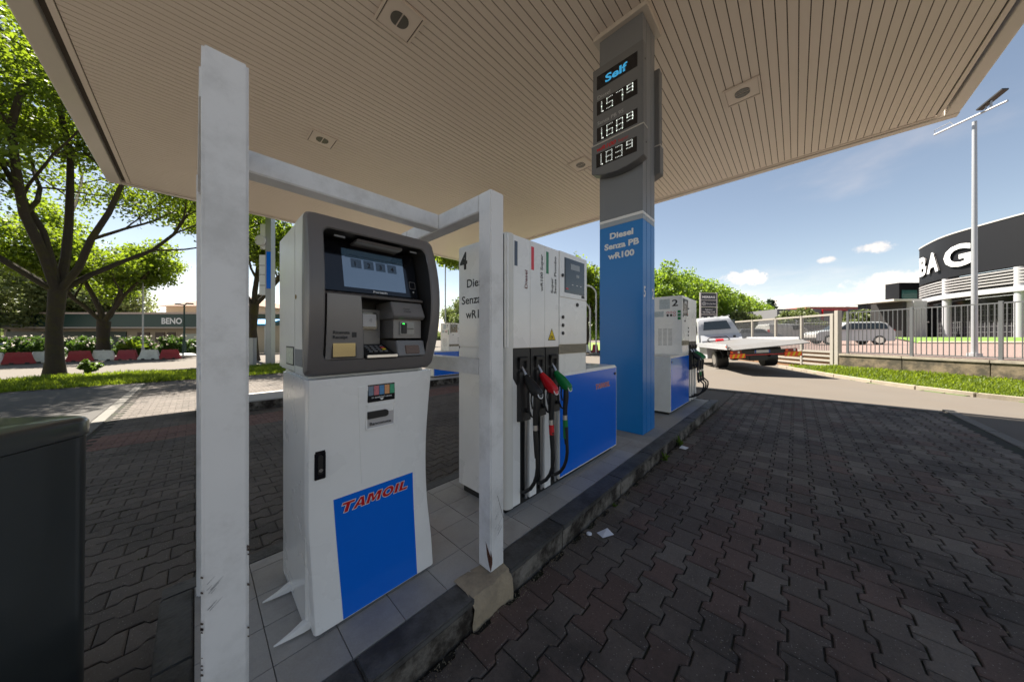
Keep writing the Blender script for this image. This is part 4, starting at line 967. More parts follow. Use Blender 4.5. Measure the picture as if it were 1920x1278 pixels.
blobs('shrub', 'bright sucker shoot growing at the foot of the big plane tree', 'shrub', (-3.55, 25.2, GL), (.45, .4, .42), weedm, 900, .10, 3, clumps=12)
blobs('shrub', 'dry tuft of weeds left of the big plane tree trunk', 'shrub', (-6.6, 24.6, GL), (.35, .35, .40), leafmat('dry weed', (.14, .13, .03), (.22, .16, .06), (.2, .2, .05), 5.), 500, .09, 4, clumps=10)

# water-filled barriers in a line
org((0, 0, 0))
plw = mat('white moulded plastic', (.62, .62, .60), .5, var=.08, dirt=.25); plr = mat('red moulded plastic', (.30, .012, .022), .45, var=.1, dirt=.15)
def barrier(loc, rz, m_, lab_):
    t = thing('road_barrier', lab_, 'barrier', loc, rz, 'red and white plastic barriers along the street'); org((0, 0, 0))
    lo = [[(-.95, -.24, .0), (.95, -.24, .0), (.95, .24, .0), (-.95, .24, .0)], [(-.93, -.23, .12), (.93, -.23, .12), (.93, .23, .12), (-.93, .23, .12)],
          [(-.82, -.13, .34), (.82, -.13, .34), (.82, .13, .34), (-.82, .13, .34)], [(-.68, -.09, .80), (.68, -.09, .80), (.68, .09, .80), (-.68, .09, .80)]]
    MB().loft(lo).build('body', m_, t, bevel=.03)
    MB().box(-.55, -.30, -.26, -.20, -.001, .10).build('fork_slot', blackt, t); MB().box(.30, .55, -.26, -.20, -.001, .10).build('fork_slot', blackt, t)
    cyl((0, 0, .80), (0, 0, 1), .06, .04, 12).build('filler_cap', m_, t)
    return t
bl = [(-19, 20.0, plw, 'white barrier at the left edge of the photo'), (35, 20.7, plr, 'leftmost red barrier, left of the big tree trunk'), (84, 21.8, plw, 'white barrier half hidden by the big tree trunk'),
      (150, 23.0, plr, 'red barrier just right of the big tree trunk'), (194, 23.9, plw, 'white barrier in front of the second plane tree'), (239, 24.5, plr, 'red barrier below the little palm'),
      (281, 25.0, plw, 'white barrier at the foot of the thin lamp post'), (319, 25.6, plr, 'rightmost red barrier left of the white bags')]
prev = None
Bpos = [RF((u-960)/562*f, f, GL) for u, f, _, _ in bl]
for i, (u, f, m_, lab_) in enumerate(bl):
    a = Bpos[min(i+1, len(bl)-1)]-Bpos[max(i-1, 0)]
    b_ = barrier(Bpos[i], math.atan2(a.y, a.x), m_, lab_); b_.scale = (.68, 1, 1)
o = MB().loft([[(x*1.3, y, z) for x, y, z in l] for l in sphere_pts((0, 0, .22), .55, 6, .4)]).build('sand_bag', plw, smooth=True); o.location = RF(-29.2, 26.8, GL); tag(o, 'pile of white bags at the end of the barriers', 'bag')
# flowering hedge behind the barriers
fl = mat('white petals', (.75, .68, .60), .7); k = 0
hl = ['at the left edge of the photo', 'before the parked white car', 'just left of the big trunk', 'right of the big trunk', 'left of the second plane tree', 'right of the second plane tree', 'right of the little palm', 'right of the thin lamp post', 'left of the dark lamp post', 'by the white bags']
for k, u in enumerate((8, 45, 78, 136, 158, 205, 262, 290, 318, 350)):
    f = 23.2+6.0*(u/350.); p = RF((u-960)/562*f, f, GL)
    b_ = blobs('flower_bush', 'green rose bush with white flowers '+hl[k], 'bush', tuple(p), (1.35, 1.1, .98), lf_hedge, 3600, .12, 60+k, clumps=26, group='rose bushes behind the barriers')
    rg = np.random.RandomState(90+k); q = rg.normal(size=(24, 3)); q[:, 2] = abs(q[:, 2]); q /= np.linalg.norm(q, axis=1)[:, None]; q = np.array(p)+[0, 0, 1.0]+q*[1.35, 1.1, 1.0]
    leaves('flowers', np.repeat(q, 4, 0)+rg.normal(0, .03, (96, 3)), .13, fl, b_, 5, 1., kind='stuff')
rg = np.random.RandomState(3); pp = RF(-33.0, 26.0, GL); pl_ = thing('dwarf_palm', 'small spiky palm standing above the flowering hedge', 'palm', pp); org(pp)
MB().tube([pp, pp+Vector((0, 0, .9))], [.12, .10], 8).build('stem', barkd, pl_)
m = MB()
for i in range(60):
    a = rg.uniform(0, 6.28); e_ = rg.uniform(.1, 1.4); d = Vector((math.cos(a)*math.cos(e_), math.sin(a)*math.cos(e_), math.sin(e_))); s_ = d.cross(Vector((0, 0, 1))).normalized()*.05; c = pp+Vector((0, 0, .9))
    l = rg.uniform(.7, 1.1); m.add([c-s_*.3, c+s_*.3, c+d*l*.6+s_+Vector((0, 0, .06)), c+d*l-Vector((0, 0, .12)), c+d*l*.6-s_+Vector((0, 0, .06))], [(0, 1, 2, 3, 4)])
m.build('fronds', lf_plane, pl_, kind='stuff')

# green-fronted shop building
def at_axes(o_, rz):                        # root with local x along the facade
    return o_
org((0, 0, 0)); ang = math.atan2(-FX, FY)
shopg = mat('dark green fascia', (.006, .040, .034), .4, var=.1); beige = mat('beige render', (.42, .36, .28), .8, var=.06, vscale=.8); tilr = mat('brown roof tiles', (.22, .14, .10), .85, var=.25, vscale=3)
sh = thing('shop_building', 'low shop with long dark green fascia behind the barriers', 'building', RF(-68, 39.5, GL), ang); org((0, 0, 0))
MB().box(0, 40, .6, 12, 0, 3.2).build('wall', beige, sh)
MB().box(0, 40, -1.6, 12, 3.15, 4.75).build('fascia', shopg, sh)
MB().box(-.1, 40.1, -1.75, 12.1, 4.76, 4.98).build('roof_edge', mat('pale roof edge', (.50, .40, .34), .7), sh)
MB().box(-.1, 40.1, -1.72, -.9, 2.98, 3.14).build('soffit', mat('pale soffit band', (.38, .34, .30), .7), sh)
MB().box(.5, 16.5, .50, .59, .1, 2.6).build('green_shutters', shopg, sh)
for x, w_ in ((18.0, 1.6), (20.4, 1.2), (22.0, 1.0)): MB().box(x, x+w_, .50, .59, .05, 2.5).build('door', mat('brown door', (.10, .07, .055), .5), sh)
MB().box(24.0, 26.0, .50, .59, 1.4, 2.3).build('window', mat('pale shop window', (.38, .45, .42), .2), sh)
text('lettering', 'BENO', whitet, sh, (23.7, -1.61, 3.55), (1, 0, 0), (0, 0, 1), .75, width=2.6, bold=.03)
MB().box(1.6, 2.8, -1.9, -1.62, 3.1, 5.0).build('grey_sign', mat('grey sign box', (.35, .38, .42), .5), sh)
hs_ = thing('house', 'beige house with a hipped brown tiled roof behind the shop', 'house', RF(-60, 52, GL), ang); org((0, 0, 0))
MB().box(0, 16, 0, 10, 0, 7.2).build('wall', beige, hs_)
MB().add([(-.8, -.8, 7.2), (16.8, -.8, 7.2), (16.8, 10.8, 7.2), (-.8, 10.8, 7.2), (5, 5, 9.4), (11, 5, 9.4)], [(0, 1, 5, 4), (1, 2, 5), (2, 3, 4, 5), (3, 0, 4), (0, 3, 2, 1)]).build('roof', tilr, hs_)
for x in (2, 6, 10, 13): MB().box(x, x+1.1, -.05, .0, 4.5, 6.1).build('window', glassd, hs_)
for i, (r_, f, sx, sz, lb_) in enumerate(((-62, 36, 6, 5.6, 'pale green tree rising behind the shop at the far left'), (-58, 42, 5, 5.2, 'pale leafy tree behind the shop just left of the big trunk'), (-74, 40, 6, 6.5, 'tall pale tree behind the shop beyond the left edge'),
      (-10.5, 66, 5, 4.2, 'rounded grey-green tree beyond dispenser 7'), (-20, 60, 4, 3.0, 'rounded tree behind the terminal, partly hidden'), (-2.5, 70, 5, 3.6, 'rounded dark tree beyond dispenser 7, behind the post'))):
    blobs('round_tree', lb_, 'tree', tuple(RF(r_, f, GL)), (sx, sx, sz), lf_pale, 16000, .30, 200+i, trunk=.3, low=2.0, clumps=60, group='pale trees in the background')

# cars
def car(label, loc, rz, paint, ln=4.5, wd=1.8, ht=1.6, kind_='suv', group='parked cars in the distance'):
    t = thing('parked_car', label, 'car', loc, rz, group); org((0, 0, 0)); h = wd/2
    if kind_ == 'van': prof = [(-.5, .35), (-.5, .75), (-.49, .93), (-.46, .99), (.22, 1.0), (.30, .97), (.40, .62), (.49, .50), (.5, .22)]; wz = (.60, .90)
    else: prof = [(-.5, .30), (-.5, .56), (-.475, .66), (-.43, .93), (-.36, .995), (.02, 1.0), (.10, .97), (.235, .66), (.46, .56), (.5, .44), (.5, .22)]; wz = (.64, .92)
    lo = []
    for yy, k in ((-1, .94), (-.94, .985), (-.8, 1.), (.8, 1.), (.94, .985), (1, .94)):
        lo.append([(x*ln, yy*h*(1 if z < .66 else 1-.22*(z-.66)/.34), z*ht*(k if z > .9 else 1)) for x, z in prof] + [(.5*ln*.97, yy*h, .17*ht), (-.5*ln*.97, yy*h, .17*ht)])
    bd = MB().loft(lo).build('body', paint, t, smooth=True)
    a, b = wz
    for s_ in (-1, 1):
        y = s_*(h*(1-.22*.45)+.012)
        q = [(-.43, .67), (-.40, .90), (-.36, .945), (.0, .945), (.08, .92), (.19, .67)] if kind_ != 'van' else [(.05, .64), (.05, .92), (.22, .92), (.34, .64)]
        lo2 = [(x*ln, s_*(h*(1-.22*max(0, z-.66)/.34)+.006), z*ht) for x, z in q]
        m_ = MB(); m_.v = [Vector(p) for p in lo2] + [Vector(p)-Vector((0, s_*.03, 0)) for p in lo2]; n = len(q)
        m_.f = [list(range(n)), list(range(n, 2*n))[::-1]] + [[i, (i+1) % n, n+(i+1) % n, n+i] for i in range(n)]
        m_.build('side_windows', glassd, t)
        for x in (-.31, .32):
            wh = cyl((x*ln, s_*(h-.20), ht*.205), (0, s_, 0), ht*.205, .215, 22).build('wheel', black, t, bevel=.02)
            cyl((x*ln, s_*(h+.012), ht*.205), (0, s_, 0), ht*.13, .012, 16).build('rim', metal, wh)
        MB().box(.47*ln, .497*ln, s_*h*.6, s_*h*.93, .42*ht, .52*ht).build('headlight', mat('lamp glass', (.5, .52, .55), .15), t)
        MB().box(-.505*ln, -.485*ln, s_*h*.7, s_*h*.95, .50*ht, .66*ht).build('tail_light', mat('tail lamp red', (.25, .01, .01), .2), t)
    MB().add([(-.484*ln, -h*.78, .665*ht), (-.484*ln, h*.78, .665*ht), (-.438*ln, h*.70, .93*ht), (-.438*ln, -h*.70, .93*ht)], [(0, 1, 2, 3)]).build('rear_window', glassd, t)
    MB().add([(.245*ln, -h*.82, .665*ht), (.245*ln, h*.82, .665*ht), (.118*ln, h*.72, .955*ht), (.118*ln, -h*.72, .955*ht)], [(0, 1, 2, 3)]).build('windscreen', glassd, t)
    MB().box(-.508*ln, -.495*ln, -.26, .26, .40*ht, .47*ht).build('number_plate', whitet, t)
    MB().box(-.507*ln, .505*ln, -h*.92, h*.92, .17*ht, .30*ht).build('bumper', darkp, t)
    return t
pw = mat('white car paint', (.48, .48, .46), .25, coat=.8); ps_ = mat('silver car paint', (.17, .175, .18), .3, metal=.5, coat=.6); pdk = mat('dark car paint', (.03, .035, .045), .25, coat=.7)
car('white car parked behind the hedge at the left edge', RF(-43.5, 26.8, GL), ang, pw, 4.8, 1.9, 1.62)
car('white car behind the hedge at the right end of the shop', RF(-33.5, 31.5, GL), ang, pw, 4.2, 1.7, 1.5)

# lamp posts etc. on the left
def lamp_post(label, pos, h, r, m_, heads, base=None, group='street lamps'):
    t = thing('street_lamp', label, 'street lamp', pos, group=group); org(pos); P = Vector(pos)
    MB().tube([P+Vector((0, 0, -.1)), P+Vector((0, 0, h))], [r, r*.6], 12).build('pole', m_, t, smooth=True)
    if base: MB().tube([P, P+Vector((0, 0, base))], [r*1.9, r*1.5], 10).build('base', m_, t)
    for dx, dy, l, dz in heads:
        a = P+Vector((0, 0, h-.1)); b = a+Vector((dx*l, dy*l, dz)); MB().tube([a, (a+b)/2+Vector((0, 0, .08)), b], r*.45, 8).build('arm', m_, t)
        MB().loft([[p+b-Vector((0, 0, 0)) for p in (Vector((-.3*s_, -.12*s_, z)), Vector((.3*s_, -.12*s_, z)), Vector((.3*s_, .12*s_, z)), Vector((-.3*s_, .12*s_, z)))] for s_, z in ((1, -.05), (.7, .07))]).build('lamp_head', m_, t)
    return t
gal = mat('galvanised steel', (.40, .41, .43), .45, metal=.4, var=.08); dkg = mat('dark green iron', (.010, .035, .028), .5)
lamp_post('thin grey lamp post left of the white guard post, behind the barriers', RF(-32.5, 26.4, GL), 7.2, .07, gal, [(-1, 0, .8, .1)], base=1.0)
t = lamp_post('dark green ornate lamp post beside the shop sign', RF(-30.5, 27.9, GL), 4.9, .09, dkg, [(FY, -FX, .5, .15), (-FY, FX, .5, .1)], base=1.5)
lamp_post('slim grey pole between the terminal and dispenser 4', RF(-6.0, 27, GL), 12.0, .07, gal, [(1, 0, .8, .1)])
# price totem and bollard by the street
tp = RF(-15.85, 19.6, GL); t = thing('price_totem', 'tall grey station totem with round logo and blue flag panel by the street', 'sign', tp, ang); org((0, 0, 0))
MB().box(-.18, .18, -.12, .25, 0, 10.5).build('post', steel, t, bevel=.01)
MB().box(-.10, .18, -.135, -.122, 5.0, 7.4).build('blue_flag', blue, t)
MB().box(-.62, -.20, -.08, .12, 4.6, 7.2).build('price_panel', mat('white totem panel', (.68, .69, .70), .4), t, bevel=.01)
for z in (5.2, 5.9, 6.5): MB().box(-.60, -.24, -.09, -.079, z, z+.03).build('panel_line', blackt, t)
cyl((-.42, -.14, 8.1), (0, -1, 0), .34, .14, 24).build('round_logo', mat('logo disc', (.55, .55, .55), .3), t, bevel=.02)
MB().box(-.55, -.22, -.08, .12, 7.6, 9.2).build('logo_panel', MATS['white totem panel'], t)
bp_ = RF(-16.6, 19.2, GL); t = thing('bollard', 'short grey square bollard left of the totem foot', 'bollard', bp_, ang); org((0, 0, 0))
MB().box(-.14, .14, -.14, .14, 0, 1.75).build('post', steel, t, bevel=.01); MB().box(-.15, .15, -.15, .15, 1.752, 1.80).build('cap', steel, t)
aw = thing('market_stall', 'stall with a bright blue awning seen left of the totem', 'stall', RF(-29, 34, GL), ang); org((0, 0, 0))
MB().prism([(-1.2, 3.1), (1.2, 3.8), (1.2, 3.95), (-1.2, 3.3)], 'x', -2.0, 2.0).build('awning', mat('bright blue canvas', (.02, .22, .50), .7), aw)
for x in (-1.8, 1.8):
    for y in (-1.0, 1.0): MB().tube([(x, y, 0), (x, y, 3.2)], .05, 8).build('leg', gal, aw)
MB().box(-1.9, 1.9, .9, 1.0, 0, 3.2).build('back_wall', beige, aw)

# ------------------------------------------------------------------ gap between dispenser 4 and the column
for i, (r_, f, h, lb_) in enumerate(((7.95, 30.5, 5.2, 'nearer curved-top grey post between dispenser 4 and the column'), (8.75, 31.2, 7.0, 'taller curved-top grey post beside the column'))):
    p = RF(r_, f, -.1); t = thing('curved_post', lb_, 'post', p, group='curved traffic posts'); org(p)
    pts = [p, p+Vector((0, 0, h-.9))] + [p+Vector((0, 0, h-.9)) + Vector((-FY*(1.0-math.cos(R(a)))*1.0, FX*(1-math.cos(R(a)))*1.0, .9*math.sin(R(a)))) for a in range(15, 91, 15)]
    pts.append(pts[-1]+Vector((-FY*1.5, FX*1.5, 0)))
    MB().tube(pts, .075, 10).build('pole', gal, t, smooth=True)
p = RF(7.6, 31.8, -.1); t = thing('traffic_light', 'small dark traffic light behind the curved posts', 'traffic light', p); org(p)
MB().tube([p, p+Vector((0, 0, 3.2))], .06, 8).build('pole', gal, t); MB().obox(p+Vector((0, 0, 0)), (FY, -FX), .16, .12, 2.3, 3.2).build('signal_box', blackt, t)
for i, (r_, f, m_, lb_) in enumerate(((7.55, 33.5, plr, 'small red barrier left of the curved posts'), (9.3, 33.5, plr, 'small red barrier right of the curved posts'), (8.3, 33.6, plw, 'small white barrier between the curved posts'))):
    b_ = barrier(RF(r_, f, -.15), ang, m_, lb_); b_.scale = (.38, .8, 1.1); b_['group'] = 'small barriers beyond the curved posts'
org((0, 0, 0))
MB().add([tuple(RF(-8, 36.5, -.05)), tuple(RF(16, 36.5, -.05)), tuple(RF(40, 90, -.05)), tuple(RF(-20, 90, -.05))], [(0, 1, 2, 3)]).build('meadow', mat('bright meadow', (.13, .20, .03), .9, var=.15, vscale=.3), kind='structure')

# ------------------------------------------------------------------ right side: verge, wall, fence, gate
org((0, 0, 0))
K = [(21.0, .62), (20.3, .27), (18.9, -.42), (17.3, -1.14), (15.9, -1.92), (14.9, -2.65), (14.1, -3.45), (13.5, -4.6), (13.1, -6.2), (12.7, -9.0), (12.3, -13.0)]
Wl = [(20.45, -1.35), (20.25, -1.80), (17.7, -5.15), (14.1, -10.0)]
def vz(x, y):                                # verge rises from kerb to wall
    d = ((x-20.3)*(-.822)+(y+1.4)*.0)
    # distance to wall line
    wx, wy = -.607, -.795; nx, ny = .795, -.607
    s_ = -((x-20.3)*nx+(y+1.75)*ny)
    return .02+.23*max(0, min(1, 1-s_/2.3))
def inverge(x, y):
    # between kerb polyline and wall line
    nx, ny = .795, -.607; s_ = -((x-20.3)*nx+(y+1.75)*ny)
    if s_ < .02 and y < -1.7: return False
    for a, b in zip(K, K[1:]):
        if a[1] >= y >= b[1]:
            xk = a[0]+(b[0]-a[0])*(a[1]-y)/(a[1]-b[1]); return x > xk+.1 and (y < -1.6 or x < 20.45)
    return False
m = MB(); xs_ = np.linspace(12, 21, 31); ys_ = np.linspace(-13, .6, 46)
vi = {}
for i, a in enumerate(xs_):
    for j, b in enumerate(ys_):
        vi[(i, j)] = len(m.v); m.v.append(Vector((a, b, vz(a, b)-.03 if (inverge(a, b) or inverge(a+.3, b) or inverge(a-.3, b)) else -.1)))
for i in range(len(xs_)-1):
    for j in range(len(ys_)-1):
        if any(inverge(xs_[i+q], ys_[j+r_]) for q in (0, 1) for r_ in (0, 1)): m.f.append([vi[(i, j)], vi[(i+1, j)], vi[(i+1, j+1)], vi[(i, j+1)]])
m.build('verge_soil', soil, kind='structure', smooth=True)
blades('grass', inverge, 60000, (12, 20.6, -12, .5), lambda x, y: vz(x, y)-.02, .105, 21, 'bright green grass bank below the fence wall on the right')
kb = struct_empty('verge_kerb'); kc = mat('sandy kerb', (.30, .26, .20), .85, var=.2, vscale=8, bump=.3, dirt=.4)
for a, b in zip(K, K[1:]):
    n = max(1, int(math.dist(a, b)/.9))
    for i in range(n):
        p0 = Vector((a[0]+(b[0]-a[0])*i/n, a[1]+(b[1]-a[1])*i/n)); p1 = Vector((a[0]+(b[0]-a[0])*(i+1)/n, a[1]+(b[1]-a[1])*(i+1)/n)); d = p1-p0
        MB().obox((p0+p1)/2, d, d.length/2-.006, .07, -.1, .085).build('kerb_stone', kc, kb, bevel=.012)
wallm = mat('mossy stained wall', (.20, .155, .10), .9, var=.25, vscale=4, bump=.5, bscale=30, dirt=.9, dirtcol=(.045, .040, .028), dscale=2.2, dth=(.38, .62))
wt = thing('retaining_wall', 'low stained concrete wall under the grey fence on the right', 'wall', (20.2, -1.8, 0)); org((20.2, -1.8, 0))
wd_ = Vector((-.607, -.795)); P0 = Vector((20.36, -1.50)); Wlen = 12.0
for i in range(6):
    c = P0+wd_*(i*2.0+1.0); MB().obox(c, wd_, .992, .11, -.1, .70).build('wall_block', wallm, wt, bevel=.006)
    MB().obox(c, wd_, .994, .14, .702, .80).build('coping', mat('pale coping', (.33, .29, .23), .85, var=.2, vscale=6, dirt=.5), wt, bevel=.008)
LOTN = (FY, -FX)                              # the lot climbs gently to the right
def lz(x, y): r_ = FY*x-FX*y; return .80+.018*(r_-15)
brick = mat('pink lot paving', (.2, .15, .13), .85, var=.12, vscale=2.5, bump=.15)
bt_ = brick.node_tree; bb = N(bt_, 'ShaderNodeTexBrick', i_Scale=6.0); bb.inputs['Color1'].default_value = (.20, .135, .115, 1); bb.inputs['Color2'].default_value = (.17, .115, .10, 1); bb.inputs['Mortar'].default_value = (.10, .08, .07, 1)
gg = N(bt_, 'ShaderNodeNewGeometry'); bt_.links.new(gg.outputs['Position'], bb.inputs['Vector']); bt_.links.new(bb.outputs[0], bt_.nodes['Principled BSDF'].inputs['Base Color'])
Q = [Vector((20.45, -1.40)), P0+wd_*Wlen+Vector((.10, -.08)), Vector((40, -60)), Vector((110, -40)), Vector((120, 60)), Vector((40, 14)), Vector((26.3, 3.3))]
MB().add([(p.x, p.y, lz(p.x, p.y)) for p in Q], [tuple(range(len(Q)))]).build('parking_lot', brick, kind='structure')
MB().add([(20.48, -1.38, -.1), (26.3, 3.34, -.1), (26.3, 3.34, .80), (20.48, -1.38, .80)], [(0, 1, 2, 3)]).build('lot_edge', mat('rust brown bank', (.22, .12, .06), .9, var=.3, vscale=4), kind='structure')
# fence
fg = mat('grey fence paint', (.13, .135, .14), .45, metal=.2, var=.06)
fn = thing('metal_fence', 'grey vertical bar fence standing on the low wall at the right', 'fence', (20.2, -1.8, .8)); org((20.2, -1.8, .8))
u = wd_; ZF0, ZF1 = .86, 2.66
for k in range(7):
    c = P0+u*(.25+k*1.95); MB().obox(c, u, .04, .03, .80, ZF1+.05).build('post', fg, fn)
    if k == 6: break
    a0 = c+u*.045; ln = 1.95-.09
    for z in (ZF0, ZF1-.035): MB().obox(a0+u*ln/2, u, ln/2, .014, z, z+.04).build('rail', fg, fn)
    mb = MB()
    for j in range(14):
        cc = a0+u*ln*(j+.5)/14; mb.obox(cc, u, .006, .018, ZF0+.04, ZF1-.035)
    mb.build('bars', fg, fn, kind='stuff')
gt_ = thing('sliding_gate', 'long cream sliding gate with fine bars left of the fence', 'gate', (20.6, -1.2, 0)); org((20.6, -1.2, 0))
gw = mat('cream gate paint', (.33, .305, .265), .45, var=.05); ga = Vector((20.60, -1.25)); gb = Vector((26.25, 3.30)); gd = (gb-ga).normalized(); gl = (gb-ga).length
for t_ in (0, .345, .66, .855, 1.0): pass
pos_ = (0.0, .225, .46, .72, 1.0)
for k, t_ in enumerate(pos_): MB().obox(ga+gd*gl*t_, gd, .07 if k in (0, 4) else .045, .05, .12, 2.66).build('upright', gw, gt_)
for a, b in zip(pos_, pos_[1:]):
    c = ga+gd*gl*(a+b)/2; hl_ = gl*(b-a)/2-.08
    MB().obox(c, gd, hl_, .04, 2.56, 2.655).build('top_rail', gw, gt_)
    for z in (.16, .38, .60, .80): MB().obox(c, gd, hl_, .03, z, z+.10).build('bottom_rail', gw, gt_)
    mb = MB(); n = int(hl_*2/.085)
    for j in range(n): mb.obox(c-gd*hl_+gd*(2*hl_*(j+.5)/n), gd, .007, .012, .90, 2.56)
    mb.build('bars', fg, gt_, kind='stuff')
for i, c in enumerate(((20.48, -1.42), (26.45, 3.45))):
    o = MB().obox(c, gd, .09, .09, -.1, 2.78).build('gate_post', gw, bevel=.01, org=(c[0], c[1], 0)); tag(o, ('cream gate post where the gate meets the grey fence', 'far cream gate post beside the tow truck cab')[i], 'post', 'gate posts')
# back railing beyond the truck
sr = thing('slatted_fence', 'pale horizontal slat fence behind the tow truck bonnet', 'fence', (26.5, 3.6, 0)); org((26.5, 3.6, 0))
for z in (.9, 1.2, 1.5, 1.8, 2.1, 2.4): MB().obox((28.2, 5.0), gd, 2.2, .03, z, z+.12).build('slat', gw, sr)
for s_ in (-2, 0, 2): MB().obox(Vector((28.2, 5.0))+gd*s_, gd, .05, .05, 0, 2.6).build('post', gw, sr)
# tall pole with crossbar
pp = RF(17.2, 11.15, .70); lp = thing('floodlight_pole', 'tall grey steel pole with a tilted crossbar behind the fence at the right', 'lamp pole', pp); org(pp)
H = 9.75
MB().tube([pp, pp+Vector((0, 0, H-.8-.1)), ], [.080, .056], 16).build('pole', gal, lp, smooth=True)
MB().tube([pp, pp+Vector((0, 0, .25))], [.19, .17], 16).build('base_flange', gal, lp)
top = pp+Vector((0, 0, H-.85)); A = RF(17.05, 12.1, top.z+.10); B_ = RF(16.95, 10.25, top.z+.02)
MB().tube([A, B_], .035, 8).build('crossbar', steel, lp)
MB().tube([A, A+Vector((0, 0, .18)), A+(B_-A)*.25+Vector((0, 0, .20)), A+(B_-A)*.3], .014, 6).build('bracket', steel, lp)
c = A+(B_-A)*.80; e1 = (B_-A).normalized()
fl_ = MB(); n1 = Vector((0, 0, 1)); sd = e1.cross(n1).normalized()
p = [c-e1*.28+Vector((0, 0, .12)), c+e1*.32+Vector((0, 0, .42))]
fl_.loft([[q+sd*.11*a+Vector((0, 0, b)) for a, b in ((-1, 0), (1, 0), (1, .05), (-1, .05))] for q in p]).build('floodlight', black, lp)
MB().tube([c, c+Vector((0, 0, .30))], .03, 8).tube([c-e1*.12, c-e1*.12+Vector((0, 0, .18))], .02, 6).build('floodlight_bracket', steel, lp)

# ------------------------------------------------------------------ dealer building (curved black fascia with BAG)
ZB = 1.5; ZT_ = 12.24
arc = [(60.0, 40.8), (56.0, 39.3), (52.6, 38.1), (50.5, 37.05), (49.1, 36.1), (47.3, 34.0), (46.1, 32.4), (45.3, 30.9), (44.75, 29.2), (44.35, 27.6), (44.05, 25.8), (44.0, 23.5), (44.2, 20.5), (44.8, 17.0)]
AP = [RF(r_, f) for r_, f in arc]
db = thing('dealer_building', 'curved showroom with black fascia lettered BAG and white columns', 'building', RF(50, 28, ZB)); org(RF(50, 28, ZB))
def catmull(P, n=5):
    o_ = []
    for i in range(len(P)-1):
        p0, p1, p2, p3 = P[max(i-1, 0)], P[i], P[i+1], P[min(i+2, len(P)-1)]
        for k in range(n):
            t_ = k/n; o_.append(.5*((2*p1)+(p2-p0)*t_+(2*p0-5*p1+4*p2-p3)*t_*t_+(3*p1-p0-3*p2+p3)*t_**3))
    return o_+[P[-1]]
CP = catmull(AP)
outv = []
for i, p in enumerate(CP):
    d = CP[min(i+1, len(CP)-1)]-CP[max(i-1, 0)]; d.z = 0; d.normalize(); nrm = Vector((d.y, -d.x, 0))
    outv.append(nrm)
if outv[len(CP)//2].dot(-CP[len(CP)//2]) < 0: outv = [-n_ for n_ in outv]
def band(z0, z1, off, th, name, m_, a=0, b=None):
    lo = [[p+n_*off+Vector((0, 0, z0)), p+n_*off+Vector((0, 0, z1)), p+n_*(off-th)+Vector((0, 0, z1)), p+n_*(off-th)+Vector((0, 0, z0))] for p, n_ in list(zip(CP, outv))[a:b]]
    return MB().loft(lo).build(name, m_, db)
fasc = mat('black showroom fascia', (.009, .0095, .012), .6, spec=.2, var=.05, vscale=.5)
band(7.75, ZT_-.12, 0, .5, 'fascia', fasc); band(ZT_-.119, ZT_, .04, .6, 'fascia_cap', mat('pale cap', (.5, .48, .46), .5), )
alu = mat('pale aluminium louvre', (.40, .385, .385), .4, metal=.2)
for z in (6.28, 6.56, 6.84, 7.12, 7.40): band(z, z+.12, .02, .18, 'louvre', alu)
band(5.55, 6.02, .12, .4, 'white_beam', mat('white steel beam', (.40, .40, .42), .4))
band(7.745, 7.75, -.1, .4, 'louvre_back', fasc)
band(5.4, 7.74, -.75, .2, 'recess_wall', mat('dark recess', (.03, .028, .028), .6)); 
band(ZB-1.5, 5.4, -1.3, .3, 'glass_wall', mat('dark showroom glass', (.020, .020, .023), .15, spec=.8))
gm_ = MB()
mull = mat('glass mullion', (.13, .13, .135), .5)
for z in (2.0, 2.55, 3.1, 3.65, 4.2, 4.75): band(z, z+.05, -1.27, .05, 'mullion', mull, 20)
for i in range(20, len(CP), 1):
    p, n_ = CP[i], outv[i]; c = p-n_*1.28
    MB().obox(c, n_, .04, .025, ZB, 4.78).build('mullion', mull, db)
colm = mat('white round column', (.42, .42, .45), .4)
for i, (uu) in enumerate((1770, 1908)):
    best = min(range(len(CP)), key=lambda j: abs(960+562*(FY*CP[j].x-FX*CP[j].y)/(FX*CP[j].x+FY*CP[j].y)-uu) if 15 < j else 1e9)
    c = CP[best]-outv[best]*.25
    MB().tube([c+Vector((0, 0, ZB-.3)), c+Vector((0, 0, 7.7))],   .30, 20).build('column', colm, db, smooth=True)
def bltext(ch, uu, z, h, w_):
    best = min(range(21, len(CP)), key=lambda j: abs(960+562*(FY*CP[j].x-FX*CP[j].y)/(FX*CP[j].x+FY*CP[j].y)-uu))
    p = CP[best]; d = (CP[best+1]-CP[best-1]); d.z = 0; d.normalize(); n_ = outv[best]; a = Vector((0, 0, 1)).cross(n_)
    q = p+n_*.16; q.z = z
    text('letter', ch, mat('lit white letter', (.85, .85, .86), .4), db, q-a*w_/2, a, (0, 0, 1), h, width=w_, bold=.03, ext=.0)
    for k in range(1, 5): text('letter_side', ch, MATS['pale aluminium louvre'], db, q-a*w_/2-n_*.03*k, a, (0, 0, 1), h, width=w_, bold=.0, ext=.0)
bltext('G', 1795, 8.75, 2.15, 2.5); bltext('A', 1752, 8.75, 2.15, 2.3); bltext('B', 1734, 8.75, 2.15, 1.8)
